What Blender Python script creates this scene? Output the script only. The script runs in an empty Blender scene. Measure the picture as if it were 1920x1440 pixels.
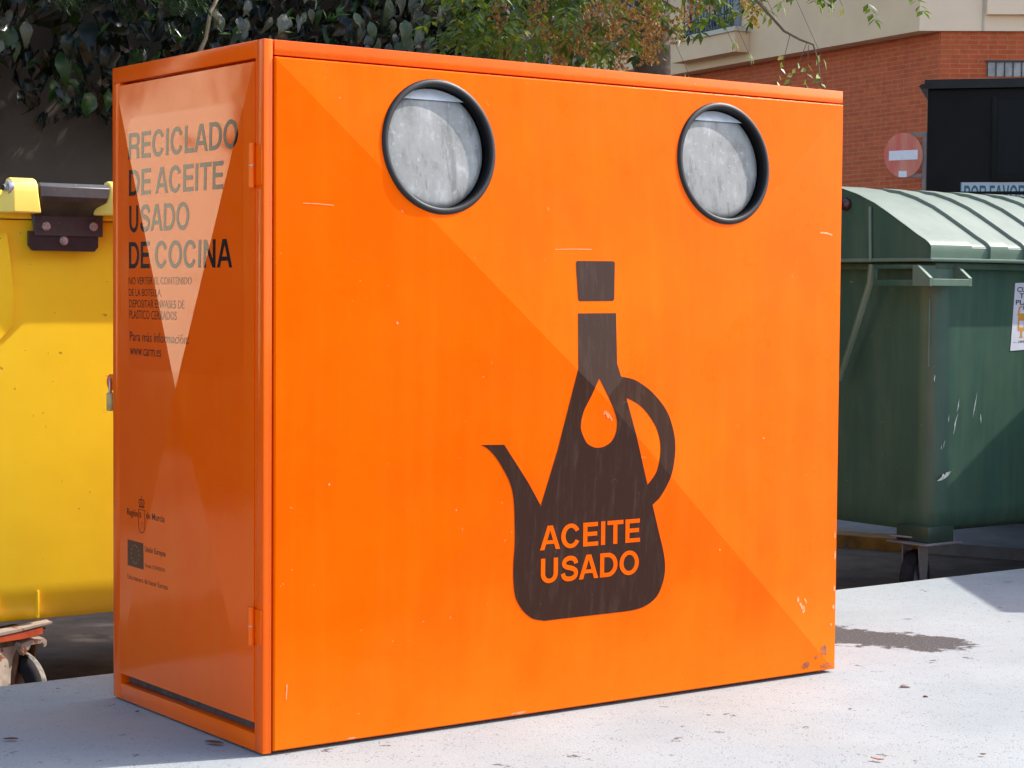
import bpy, bmesh, math, random
from mathutils import Vector, Matrix
from mathutils.geometry import tessellate_polygon
random.seed(7)
R = math.radians
sc = bpy.context.scene
col = sc.collection

# ------------------------------------------------------------------ camera
cam = bpy.data.cameras.new('camera')
cam.sensor_width = 36.0
cam.lens = 70.13
cam.clip_end = 2000
camo = bpy.data.objects.new('camera', cam)
YAW, PIT, ROL = 0.6294, -0.0470, 0.0077
fw = Vector((math.sin(YAW)*math.cos(PIT), math.cos(YAW)*math.cos(PIT), math.sin(PIT)))
r0 = Vector((math.cos(YAW), -math.sin(YAW), 0)); u0 = r0.cross(fw)
rr = math.cos(ROL)*r0 + math.sin(ROL)*u0
uu = -math.sin(ROL)*r0 + math.cos(ROL)*u0
M = Matrix((rr, uu, -fw)).transposed().to_4x4()
M.translation = Vector((-1.8905, -3.4174, 0.9182))
camo.matrix_world = M
col.objects.link(camo)
sc.camera = camo

# ------------------------------------------------------------------ light
SUN_DIR = Vector((0.703, -0.215, 0.68)).normalized()        # towards the sun
sun_el = math.asin(SUN_DIR.z)
w = bpy.data.worlds.new('World'); sc.world = w; w.use_nodes = True
nt = w.node_tree; nt.nodes.clear()
sky = nt.nodes.new('ShaderNodeTexSky'); sky.sky_type = 'NISHITA'; sky.sun_disc = False
sky.sun_elevation = sun_el
sky.sun_rotation = math.atan2(SUN_DIR.x, SUN_DIR.y)
sky.air_density = 1.0; sky.dust_density = 1.6; sky.ozone_density = 1.0
bg = nt.nodes.new('ShaderNodeBackground'); bg.inputs[1].default_value = 0.15
wo = nt.nodes.new('ShaderNodeOutputWorld')
nt.links.new(sky.outputs[0], bg.inputs[0]); nt.links.new(bg.outputs[0], wo.inputs[0])
sl = bpy.data.lights.new('sun', 'SUN'); sl.energy = 2.65; sl.angle = R(0.55); sl.color = (1.0, 0.965, 0.91)
so = bpy.data.objects.new('sun', sl)
so.rotation_euler = (-SUN_DIR).to_track_quat('-Z', 'Y').to_euler()
so.location = (6, -3, 8)
col.objects.link(so)
sc.view_settings.view_transform = 'Standard'; sc.view_settings.look = 'None'
sc.view_settings.exposure = 1.42; sc.view_settings.gamma = 1.0

# ------------------------------------------------------------------ materials
def new_mat(name):
    m = bpy.data.materials.new(name); m.use_nodes = True
    return m, m.node_tree, m.node_tree.nodes['Principled BSDF']

def N(nt, typ, **kw):
    n = nt.nodes.new(typ)
    for k, v in kw.items():
        if k.startswith('i_'): n.inputs[k[2:].replace('_', ' ')].default_value = v
        else: setattr(n, k, v)
    return n

def coords(nt, scale=(1, 1, 1), kind='Object'):
    tc = N(nt, 'ShaderNodeTexCoord'); mp = N(nt, 'ShaderNodeMapping')
    mp.inputs['Scale'].default_value = scale
    nt.links.new(tc.outputs[kind], mp.inputs['Vector'])
    return mp.outputs[0]

def noise(nt, scale, detail=4, rough=.55, vec=None, stretch=(1, 1, 1)):
    n = N(nt, 'ShaderNodeTexNoise'); n.inputs['Scale'].default_value = scale
    n.inputs['Detail'].default_value = detail; n.inputs['Roughness'].default_value = rough
    nt.links.new(vec if vec is not None else coords(nt, stretch), n.inputs['Vector'])
    return n.outputs[0]

def ramp(nt, fac, stops):
    r_ = N(nt, 'ShaderNodeValToRGB'); cr = r_.color_ramp
    while len(cr.elements) > 1: cr.elements.remove(cr.elements[-1])
    for i, (p, c) in enumerate(stops):
        e = cr.elements[0] if i == 0 else cr.elements.new(p)
        e.position = p
        e.color = (c, c, c, 1) if isinstance(c, (int, float)) else (*c, 1)
    nt.links.new(fac, r_.inputs[0])
    return r_.outputs[0]

def mix(nt, fac, a, b, mode='MIX'):
    m = N(nt, 'ShaderNodeMix', data_type='RGBA', blend_type=mode)
    for s, v in ((m.inputs[0], fac), (m.inputs[6], a), (m.inputs[7], b)):
        if hasattr(v, 'is_output'): nt.links.new(v, s)
        elif isinstance(v, (int, float)): s.default_value = v if s == m.inputs[0] else (v, v, v, 1)
        else: s.default_value = (*v, 1)
    return m.outputs[2]

def math_(nt, op, a, b=0.0, c=0.0):
    m = N(nt, 'ShaderNodeMath', operation=op)
    for s, v in zip(m.inputs, (a, b, c)):
        if hasattr(v, 'is_output'): nt.links.new(v, s)
        else: s.default_value = v
    return m.outputs[0]

def bump(nt, bsdf, h, strength=.2, dist=.002):
    b = N(nt, 'ShaderNodeBump'); b.inputs['Strength'].default_value = strength
    b.inputs['Distance'].default_value = dist
    nt.links.new(h, b.inputs['Height']); nt.links.new(b.outputs[0], bsdf.inputs['Normal'])

def simple(name, base, rough=.5, metal=0, var=.15, scale=20, spec=.5, bmp=0, ior=1.5, speck=None, bscale=None, streak=(1, 1, 1)):
    m, nt, b = new_mat(name)
    f = noise(nt, scale, 5, .6, stretch=streak)
    dark = tuple(c*(1-var) for c in base); lite = tuple(min(1, c*(1+var)) for c in base)
    c = ramp(nt, f, [(.3, dark), (.7, lite)])
    if speck:
        f2 = noise(nt, speck[1], 3, .7)
        c = mix(nt, ramp(nt, f2, [(speck[2], 0), (speck[2]+.03, 1)]), c, speck[0])
    nt.links.new(c, b.inputs['Base Color'])
    b.inputs['Roughness'].default_value = rough; b.inputs['Metallic'].default_value = metal
    b.inputs['Specular IOR Level'].default_value = spec; b.inputs['IOR'].default_value = ior
    if bmp: bump(nt, b, noise(nt, bscale or scale*4, 4, .6), bmp)
    return m

# orange enamel of the container: slight streaks, dusty foot, small chips
def orange_paint(name, rough, peel, ior=1.6, dust=.5, spec=.5, tint=(1, 1, 1)):
    m, nt, b = new_mat(name)
    base = ramp(nt, noise(nt, 3.0, 5, .65), [(.25, (.89, .086, .0002)), (.5, (.93, .103, .0003)), (.75, (.96, .122, .0004))])
    streak = ramp(nt, noise(nt, 1.0, 5, .65, stretch=(26, 26, 1.3)), [(.45, 0), (.75, .16)])
    base = mix(nt, streak, base, (.87, .19, .008))
    sep = N(nt, 'ShaderNodeSeparateXYZ'); nt.links.new(coords(nt), sep.inputs[0])
    low = ramp(nt, math_(nt, 'ADD', sep.outputs[2], math_(nt, 'MULTIPLY', noise(nt, 5, 4), .3)), [(.14, 1), (.42, 0)])
    base = mix(nt, math_(nt, 'MULTIPLY', low, dust*.55), base, (.88, .20, .010))
    chips = ramp(nt, noise(nt, 55, 3, .75), [(.715, 0), (.735, .55)])
    base = mix(nt, chips, base, (.85, .30, .12))
    drk = ramp(nt, noise(nt, 90, 2, .6), [(.75, 0), (.77, .5)])
    base = mix(nt, drk, base, (.25, .05, .02))
    nt.links.new(base, b.inputs['Base Color'])
    b.inputs['Specular IOR Level'].default_value = spec; b.inputs['Specular Tint'].default_value = (*tint, 1)
    b.inputs['IOR'].default_value = ior
    rr_ = ramp(nt, noise(nt, 8, 5, .7), [(.3, rough*.75), (.8, rough*1.5)])
    nt.links.new(rr_, b.inputs['Roughness'])
    if peel:
        h = math_(nt, 'ADD', math_(nt, 'MULTIPLY', noise(nt, 140, 3, .6), peel*.0015), math_(nt, 'MULTIPLY', noise(nt, 4.5, 2, .5), .0016))
        bump(nt, b, h, 1.0, 1.0)
    return m

ORANGE = orange_paint('orange enamel', .10, .02, 1.75, .35, .5, (1, .80, .56))
ORANGE_F = orange_paint('orange enamel front', .30, .035, 1.45, 1.0, .22, (1, .50, .03))
ORANGE_FR = orange_paint('orange frame paint', .18, .16, 1.6, .3, .45, (1, .70, .38))

def rust_patch_mat():
    m, nt, b = new_mat('scuffed rusty paint')
    c = ramp(nt, noise(nt, 60, 5, .7), [(.30, (.16, .045, .015)), (.5, (.40, .10, .025)), (.65, (.75, .12, .01))])
    nt.links.new(c, b.inputs['Base Color']); b.inputs['Roughness'].default_value = .8
    return m
RUSTY = rust_patch_mat()

def print_mat(name, base, fade, rough=.3, ior=1.5, amt=.35, spec=.5):
    m, nt, b = new_mat(name)
    s = ramp(nt, noise(nt, 1.0, 6, .7, stretch=(70, 70, 7)), [(.5, 0), (.8, amt)])
    c = mix(nt, s, base, fade)
    d = ramp(nt, noise(nt, 60, 4, .75), [(.66, 0), (.72, .5)])
    c = mix(nt, d, c, fade)
    nt.links.new(c, b.inputs['Base Color'])
    b.inputs['Roughness'].default_value = rough; b.inputs['IOR'].default_value = ior; b.inputs['Specular IOR Level'].default_value = spec; b.inputs['Specular Tint'].default_value = (1, .86, .74, 1)
    return m
INK = print_mat('faded black print', (.034, .0105, .0060), (.12, .080, .062), .22, 1.5, .30, .22)
INK2 = print_mat('black lettering vinyl', (.012, .008, .010), (.05, .03, .03), .10, 1.75, .1)
INK3 = print_mat('thin brown lettering', (.085, .018, .006), (.2, .05, .02), .10, 1.75, .3)
LETTER_OR = orange_paint('orange lettering', .30, 0, 1.45, .3, .22, (1, .50, .04))
FLAGBLUE = print_mat('dark slate print', (.085, .036, .018), (.12, .06, .04), .2, 1.45, .2, .3)
STAR = simple('orange stars', (.45, .12, .04), .3)

def film_mat():
    m, nt, b = new_mat('clear label film')
    nt.links.new(ramp(nt, noise(nt, 3, 3), [(.3, (.88, .094, .001)), (.7, (.94, .108, .002))]), b.inputs['Base Color'])
    b.inputs['Roughness'].default_value = .05; b.inputs['IOR'].default_value = 1.8; b.inputs['Specular Tint'].default_value = (1, .82, .6, 1)
    return m
FILM = film_mat()

RUBBER = simple('black rubber trim', (.010, .009, .0095), .5, var=.3, scale=40, spec=.35)
PLASTIC_DK = simple('dark chute plastic', (.005, .0035, .004), .6, var=.3, spec=.25)
def flap_mat():
    m, nt, b = new_mat('dirty grey metal')
    c = ramp(nt, noise(nt, 9, 6, .65, stretch=(2.2, 2.2, 1.3)), [(.32, (.14, .134, .125)), (.45, (.215, .205, .192)), (.55, (.235, .226, .212)), (.68, (.34, .33, .315))])
    drip = ramp(nt, noise(nt, 1, 5, .7, stretch=(34, 34, 7)), [(.56, 0), (.62, .55)])
    c = mix(nt, drip, c, (.10, .095, .09))
    wh = ramp(nt, noise(nt, 70, 5, .75), [(.58, 0), (.70, .6)])
    c = mix(nt, wh, c, (.45, .44, .43))
    nt.links.new(c, b.inputs['Base Color']); b.inputs['Roughness'].default_value = .5
    b.inputs['Metallic'].default_value = .15
    bump(nt, b, noise(nt, 60, 4), .1)
    return m
FLAP = flap_mat()
BRASS = simple('aged brass', (.38, .29, .13), .38, .55, .25, 60)
STEEL = simple('worn steel', (.42, .38, .38), .32, .8, .2, 60)
ZINC = simple('zinc bolts', (.45, .42, .40), .4, .6, .3, 90)
YELLOW = simple('yellow plastic', (.98, .60, .018), .36, var=.06, scale=5, spec=.5, speck=((.45, .24, .03), 40, .70), bmp=.03, bscale=200)
YELLOW_L = simple('pale yellow plastic', (.88, .62, .11), .4, var=.05, scale=8, bmp=.03, bscale=150)
BLACKMETAL = simple('dusty black profile', (.050, .043, .040), .42, .1, .35, 18, speck=((.2, .18, .16), 70, .68))
BLACKPLATE = simple('dark brown black plate', (.020, .011, .011), .5, 0, .3, 25)
CASTER_PL = simple('dirty beige metal', (.38, .31, .24), .6, .1, .3, 25, speck=((.22, .08, .03), 22, .58))
CASTER_RU = simple('rusty metal', (.18, .075, .03), .8, 0, .5, 30)
CASTER_GR = simple('grey zinc fork', (.22, .19, .19), .5, .4, .2, 25)
ORANGE_BAND = simple('orange red band', (.55, .085, .025), .5, var=.2)
TYRE = simple('black tyre', (.012, .0105, .0105), .8, var=.5, scale=35, spec=.25)
TREAD = simple('worn pale tyre edge', (.17, .15, .13), .9, var=.75, scale=60)
def green_mat(name, base, lite, amt, rough=.42):
    m, nt, b = new_mat(name)
    c = ramp(nt, noise(nt, 6, 5, .6), [(.3, base), (.7, tuple(x*1.25 for x in base))])
    s = ramp(nt, noise(nt, 1, 5, .7, stretch=(14, 14, 1.6)), [(.42, 0), (.8, amt)])
    c = mix(nt, s, c, lite)
    sp = ramp(nt, noise(nt, 38, 3, .7), [(.72, 0), (.74, .6)])
    c = mix(nt, sp, c, (.35, .36, .32))
    nt.links.new(c, b.inputs['Base Color']); b.inputs['Roughness'].default_value = rough
    return m
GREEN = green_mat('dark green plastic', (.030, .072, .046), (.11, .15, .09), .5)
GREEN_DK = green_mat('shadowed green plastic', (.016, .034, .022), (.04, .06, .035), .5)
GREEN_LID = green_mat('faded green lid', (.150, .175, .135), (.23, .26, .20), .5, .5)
GREEN_RIM = green_mat('green lid rim', (.085, .13, .09), (.17, .22, .16), .4)
SCRAPE = simple('pale scrape', (.33, .35, .33), .6, var=.4, scale=70)
REDKNOB = simple('dark red knob', (.05, .008, .008), .25, spec=.6)
PAPER = simple('white paper', (.62, .60, .62), .6, var=.06)
INKP = simple('dark print', (.03, .03, .045), .6)
INKTEAL = simple('teal print', (.012, .14, .17), .5)
YPRINT = simple('ochre print', (.60, .27, .03), .6)
BPRINT = simple('blue grey print', (.16, .22, .34), .6)
BLACKBOX = simple('matt black paint', (.011, .0085, .008), .6, var=.25, scale=5, spec=.15)
BLACKIN = simple('dark inside', (.004, .004, .005), .9)
SIGNRED = None
def signred():
    m, nt, b = new_mat('faded red sign paint')
    c = ramp(nt, noise(nt, 2.2, 3, .5, stretch=(3, 3, .6)), [(.35, (.52, .085, .05)), (.5, (.52, .14, .08)), (.65, (.55, .22, .15))])
    nt.links.new(c, b.inputs['Base Color']); b.inputs['Roughness'].default_value = .5
    return m
SIGNRED = signred()
SIGNWHITE = simple('faded white sign paint', (.62, .58, .58), .5, var=.05)
GALV = simple('galvanised pole', (.17, .13, .12), .5, .3)
PLASTER = simple('beige plaster', (.66, .455, .265), .9, var=.06, scale=1.2)
PLASTER_LIT = simple('lit beige plaster', (.78, .57, .38), .9, var=.05, scale=1.2)  # lighter copy of the plaster: brighter light on the corner put into colour
SOFFIT = simple('sill stone', (.50, .42, .32), .85, var=.06, scale=1.5)
ADDED_WALL = simple('added cream wall', (.82, .74, .55), .9, var=.03, scale=1)  # cream picked for the warm reflection wanted on the door
GRILLE = simple('dark iron grille', (.03, .032, .045), .5, .3)
PANE = simple('window pane', (.03, .035, .045), .12, 0, .2, 3, spec=.6)
def brick_mat():
    m, nt, b = new_mat('red brick')
    tc = N(nt, 'ShaderNodeTexCoord')
    br = N(nt, 'ShaderNodeTexBrick')
    br.inputs['Color1'].default_value = (.43, .068, .013, 1); br.inputs['Color2'].default_value = (.49, .088, .019, 1)
    br.inputs['Mortar'].default_value = (.42, .155, .065, 1)
    br.inputs['Scale'].default_value = 1.0; br.inputs['Mortar Size'].default_value = .006
    br.inputs['Brick Width'].default_value = .255; br.inputs['Row Height'].default_value = .064
    br.inputs['Mortar Smooth'].default_value = .2; br.inputs['Bias'].default_value = 0
    nt.links.new(tc.outputs['UV'], br.inputs['Vector'])
    nz = ramp(nt, noise(nt, 9, 5, .65), [(.3, .82), (.7, 1.12)])
    nt.links.new(mix(nt, 1.0, br.outputs[0], nz, 'MULTIPLY'), b.inputs['Base Color'])
    b.inputs['Roughness'].default_value = .85
    bump(nt, b, math_(nt, 'SUBTRACT', 1, br.outputs[1]), .35, .004)
    return m
BRICK = brick_mat()
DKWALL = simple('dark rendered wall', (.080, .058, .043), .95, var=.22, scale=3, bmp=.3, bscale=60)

def pavement_mat():
    m, nt, b = new_mat('white painted concrete')
    base = ramp(nt, noise(nt, 2.2, 5, .6), [(.3, (.248, .275, .275)), (.7, (.318, .342, .336))])
    warm = ramp(nt, noise(nt, 1.3, 4, .6), [(.5, 0), (.75, .5)])
    base = mix(nt, warm, base, (.335, .325, .285))
    # dirt, grime specks and pitted paint
    gr = ramp(nt, noise(nt, 110, 5, .8), [(.47, 0), (.70, .42)])
    base = mix(nt, gr, base, (.22, .22, .225))
    v = N(nt, 'ShaderNodeTexVoronoi', feature='F1'); v.inputs['Scale'].default_value = 120; v.inputs['Randomness'].default_value = 1
    nt.links.new(coords(nt), v.inputs['Vector'])
    sel = ramp(nt, noise(nt, 26, 3, .7), [(.50, 0), (.56, 1)])
    pit = math_(nt, 'MULTIPLY', ramp(nt, v.outputs['Distance'], [(.16, 1), (.34, 0)]), sel)
    base = mix(nt, math_(nt, 'MULTIPLY', pit, .5), base, (.05, .045, .042))
    wear = ramp(nt, noise(nt, 11, 6, .72), [(.635, 0), (.655, .9)])
    base = mix(nt, wear, base, (.075, .065, .06))
    wear2 = ramp(nt, noise(nt, 30, 5, .7), [(.66, 0), (.68, .85)])
    base = mix(nt, wear2, base, (.10, .08, .07))
    # dirty brown dust spread beside the container's short side
    sep = N(nt, 'ShaderNodeSeparateXYZ'); nt.links.new(coords(nt), sep.inputs[0])
    def capsule(ax, ay, bx, by, rad, nz, soft, nscale):
        dx, dy = bx-ax, by-ay; L2 = dx*dx+dy*dy
        px = math_(nt, 'SUBTRACT', sep.outputs[0], ax); py = math_(nt, 'SUBTRACT', sep.outputs[1], ay)
        t = math_(nt, 'DIVIDE', math_(nt, 'ADD', math_(nt, 'MULTIPLY', px, dx), math_(nt, 'MULTIPLY', py, dy)), L2)
        t = math_(nt, 'MINIMUM', math_(nt, 'MAXIMUM', t, 0), 1)
        ex = math_(nt, 'SUBTRACT', px, math_(nt, 'MULTIPLY', t, dx)); ey = math_(nt, 'SUBTRACT', py, math_(nt, 'MULTIPLY', t, dy))
        d = math_(nt, 'SQRT', math_(nt, 'ADD', math_(nt, 'MULTIPLY', ex, ex), math_(nt, 'MULTIPLY', ey, ey)))
        d = math_(nt, 'SUBTRACT', d, math_(nt, 'MULTIPLY', t, -rad*.35))
        d = math_(nt, 'ADD', d, math_(nt, 'MULTIPLY', math_(nt, 'SUBTRACT', noise(nt, nscale, 5, .7), .5), nz))
        return ramp(nt, d, [(max(0, rad-soft), 1), (rad+soft, 0)])
    dust = capsule(-.06, .40, -.30, .62, .14, .25, .13, 7)
    base = mix(nt, math_(nt, 'MULTIPLY', dust, .45), base, (.40, .34, .28))
    bare = capsule(1.90, .46, 2.06, .14, .150, .26, .008, 10)
    tar = ramp(nt, noise(nt, 160, 3, .8), [(.35, (.035, .030, .028)), (.60, (.075, .068, .064)), (.70, (.30, .30, .30))])
    base = mix(nt, bare, base, tar)
    nt.links.new(base, b.inputs['Base Color']); b.inputs['Roughness'].default_value = .82
    b.inputs['Specular IOR Level'].default_value = .3
    bump(nt, b, math_(nt, 'SUBTRACT', noise(nt, 150, 4, .7), math_(nt, 'MULTIPLY', pit, .5)), .5, .003)
    return m
PAVEMENT = pavement_mat()
ASPHALT = simple('old asphalt', (.135, .096, .070), .92, var=.35, scale=7, speck=((.03, .028, .025), 24, .70), bmp=.6, bscale=90)
KERBMAT = simple('kerb concrete', (.24, .225, .22), .9, var=.25, scale=9, speck=((.05, .045, .05), 26, .70), bmp=.3, bscale=80)
KERBYEL = simple('shaded worn yellow kerb paint', (.26, .12, .015), .8, var=.35, scale=14, speck=((.12, .09, .07), 18, .60))  # yellow lowered for the shade it lies in; the specks are wear
SIDEWALK = simple('far sidewalk concrete', (.25, .24, .245), .9, var=.2, scale=6, speck=((.05, .045, .05), 20, .70), bmp=.3, bscale=70)
BARK = simple('bark', (.11, .075, .05), .9, var=.35, scale=14, bmp=.5)
TWIG = simple('pale dry twig', (.33, .24, .15), .8, var=.3, scale=30)
DRYLEAF = simple('dry brown leaf', (.12, .05, .022), .7, var=.4, scale=50)
GREYSTONE = simple('grey stone chip', (.30, .24, .21), .9, var=.3, scale=80)

def leaf_mat(name, stops, rough, spec, trans=.25, wrinkle=0):
    m, nt, b = new_mat(name)
    a = N(nt, 'ShaderNodeAttribute', attribute_name='tint')
    c = ramp(nt, a.outputs['Fac'], stops)
    nz = ramp(nt, noise(nt, 60, 3), [(.3, .8), (.7, 1.2)])
    c = mix(nt, 1.0, c, nz, 'MULTIPLY')
    nt.links.new(c, b.inputs['Base Color'])
    b.inputs['Roughness'].default_value = rough; b.inputs['Specular IOR Level'].default_value = spec
    if wrinkle: bump(nt, b, noise(nt, 75, 4, .6, stretch=(1, 1, .45)), wrinkle, .006)
    tr = N(nt, 'ShaderNodeBsdfTranslucent'); nt.links.new(mix(nt, 1.0, c, (1.3, 1.5, .6), 'MULTIPLY'), tr.inputs[0])
    ms = N(nt, 'ShaderNodeMixShader'); ms.inputs[0].default_value = trans
    out = nt.nodes['Material Output']
    nt.links.new(b.outputs[0], ms.inputs[1]); nt.links.new(tr.outputs[0], ms.inputs[2]); nt.links.new(ms.outputs[0], out.inputs[0])
    return m
HEDGE_L = leaf_mat('dark glossy leaves', [(0, (.0035, .0055, .002)), (.45, (.007, .010, .004)), (.75, (.018, .045, .006)), (.88, (.035, .023, .010)), (1, (.06, .028, .008))], .26, .30, .06)
HEDGE_G = leaf_mat('glossy drooping leaves', [(0, (.007, .009, .004)), (.45, (.012, .017, .006)), (.75, (.035, .065, .010)), (.88, (.05, .035, .018)), (1, (.10, .05, .015))], .34, .8, .08, 1.0)
HEDGE_S = leaf_mat('small green leaves', [(0, (.03, .075, .012)), (.6, (.06, .13, .02)), (1, (.12, .17, .03))], .4, .5, .3)
TREE_L = leaf_mat('yellowing tree leaves', [(0, (.03, .055, .008)), (.4, (.085, .13, .014)), (.75, (.20, .23, .022)), (.9, (.34, .24, .03)), (1, (.22, .11, .03))], .42, .5, .32)
SEED = leaf_mat('dry orange brown seed pods', [(0, (.22, .085, .025)), (.5, (.34, .15, .045)), (1, (.44, .25, .09))], .7, .3, .25)
FROND = leaf_mat('fine dark fronds', [(0, (.018, .035, .014)), (.6, (.03, .06, .022)), (1, (.05, .085, .03))], .6, .3, .2)

# ------------------------------------------------------------------ mesh helpers
def tag(o, label=None, cat=None, group=None, kind=None):
    if label: o['label'] = label
    if cat: o['category'] = cat
    if group: o['group'] = group
    if kind: o['kind'] = kind
    return o

def empty(name, loc, label=None, cat=None, group=None, rz=0):
    o = bpy.data.objects.new(name, None); col.objects.link(o)
    o.location = loc; o.rotation_euler = (0, 0, rz); o.empty_display_size = .1
    return tag(o, label, cat, group)

class MB:
    def __init__(s): s.v = []; s.f = []; s.uv = []; s.tint = []
    def add(s, vs, fs, uvs=None):
        o = len(s.v); s.v += [tuple(v) for v in vs]
        for i, f in enumerate(fs):
            s.f.append([a+o for a in f]); s.uv.append(uvs[i] if uvs else None)
        return s
    def box(s, x0, x1, y0, y1, z0, z1, bev=0, mat=None):
        bm = bmesh.new()
        vs = [bm.verts.new(p) for p in ((x0, y0, z0), (x1, y0, z0), (x1, y1, z0), (x0, y1, z0), (x0, y0, z1), (x1, y0, z1), (x1, y1, z1), (x0, y1, z1))]
        for f in ((0, 3, 2, 1), (4, 5, 6, 7), (0, 1, 5, 4), (1, 2, 6, 5), (2, 3, 7, 6), (3, 0, 4, 7)): bm.faces.new([vs[i] for i in f])
        if bev: bmesh.ops.bevel(bm, geom=bm.edges[:], offset=bev, segments=2, profile=.5, affect='EDGES')
        return s.bm(bm, mat)
    def bm(s, bm, mat=None):
        bm.verts.index_update()
        vs = [(mat @ v.co) if mat is not None else v.co.copy() for v in bm.verts]
        s.add(vs, [[v.index for v in f.verts] for f in bm.faces]); bm.free(); return s
    def tube(s, path, rad, n=10, cap=True):
        P = [Vector(p) for p in path]
        rads = rad if isinstance(rad, (list, tuple)) else [rad]*len(P)
        rings = []; prev = None
        for i, p in enumerate(P):
            d = (P[min(i+1, len(P)-1)]-P[max(i-1, 0)]).normalized()
            a = prev if prev is not None else (Vector((0, 0, 1)) if abs(d.z) < .9 else Vector((1, 0, 0)))
            a = (a-d*a.dot(d)).normalized(); prev = a; b = d.cross(a)
            rings.append([p+(a*math.cos(2*math.pi*k/n)+b*math.sin(2*math.pi*k/n))*rads[i] for k in range(n)])
        vs = [v for r_ in rings for v in r_]
        fs = [[i*n+k, i*n+(k+1) % n, (i+1)*n+(k+1) % n, (i+1)*n+k] for i in range(len(P)-1) for k in range(n)]
        if cap: fs += [list(range(n))[::-1], [(len(P)-1)*n+k for k in range(n)]]
        return s.add(vs, fs)
    def lathe(s, prof, origin, axis, n=48):
        # prof: (radius, height along axis)
        ax = Vector(axis).normalized(); a = ax.orthogonal().normalized(); b = ax.cross(a); o = Vector(origin)
        vs = [o+ax*h+(a*math.cos(2*math.pi*k/n)+b*math.sin(2*math.pi*k/n))*r_ for r_, h in prof for k in range(n)]
        fs = [[i*n+k, i*n+(k+1) % n, (i+1)*n+(k+1) % n, (i+1)*n+k] for i in range(len(prof)-1) for k in range(n)]
        return s.add(vs, fs)
    def prism(s, poly, f):
        # poly: 2D outline, f(u, v, k): k = 0 front, 1 back
        n = len(poly)
        vs = [f(u, v, 0) for u, v in poly]+[f(u, v, 1) for u, v in poly]
        tris = tessellate_polygon([[Vector((u, v, 0)) for u, v in poly]])
        fs = [list(t) for t in tris]+[[i+n for i in reversed(t)] for t in tris]
        fs += [[i, i+n, (i+1) % n+n, (i+1) % n] for i in range(n)]
        return s.add(vs, fs)
    def build(s, name, mat, parent=None, smooth=False, angle=None, fix=True):
        me = bpy.data.meshes.new(name); me.from_pydata(s.v, [], s.f)
        if any(u for u in s.uv):
            l = me.uv_layers.new(name='UVMap'); k = 0
            for f, u in zip(s.f, s.uv):
                for j in range(len(f)): l.data[k].uv = u[j] if u else (0, 0); k += 1
        if s.tint:
            at = me.attributes.new('tint', 'FLOAT', 'FACE')
            at.data.foreach_set('value', s.tint)
        if fix:
            bm = bmesh.new(); bm.from_mesh(me); bmesh.ops.recalc_face_normals(bm, faces=bm.faces[:]); bm.to_mesh(me); bm.free()
        if smooth:
            for p in me.polygons: p.use_smooth = True
            try: me.set_sharp_from_angle(angle=R(angle or 40))
            except Exception: pass
        me.materials.append(mat)
        o = bpy.data.objects.new(name, me); col.objects.link(o)
        if parent: o.parent = parent; o.matrix_parent_inverse = Matrix.Identity(4)
        return o

def rot(axis, deg, about=(0, 0, 0)):
    a = Vector(about)
    return Matrix.Translation(a) @ Matrix.Rotation(R(deg), 4, axis) @ Matrix.Translation(-a)

# ------------------------------------------------------------------ lettering
def arc(cx, cy, rx, ry, a0, a1, n=14):
    return [(cx+rx*math.cos(R(a0+(a1-a0)*i/n)), cy+ry*math.sin(R(a0+(a1-a0)*i/n))) for i in range(n+1)]

def catmull(pts, k=5):
    P = [pts[0]]+pts+[pts[-1]]; out = []
    for i in range(1, len(P)-2):
        p0, p1, p2, p3 = P[i-1:i+3]
        for j in range(k):
            t = j/k
            out.append(tuple(.5*((2*p1[d])+(-p0[d]+p2[d])*t+(2*p0[d]-5*p1[d]+4*p2[d]-p3[d])*t*t+(-p0[d]+3*p1[d]-3*p2[d]+p3[d])*t**3) for d in (0, 1)))
    out.append(pts[-1]); return out

def band(line, hw):
    L = []; Rr = []
    for i, p in enumerate(line):
        a = line[max(i-1, 0)]; b = line[min(i+1, len(line)-1)]
        d = math.hypot(b[0]-a[0], b[1]-a[1]) or 1; nx, ny = -(b[1]-a[1])/d, (b[0]-a[0])/d
        L.append((p[0]+nx*hw, p[1]+ny*hw)); Rr.append((p[0]-nx*hw, p[1]-ny*hw))
    return L+Rr[::-1]

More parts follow.
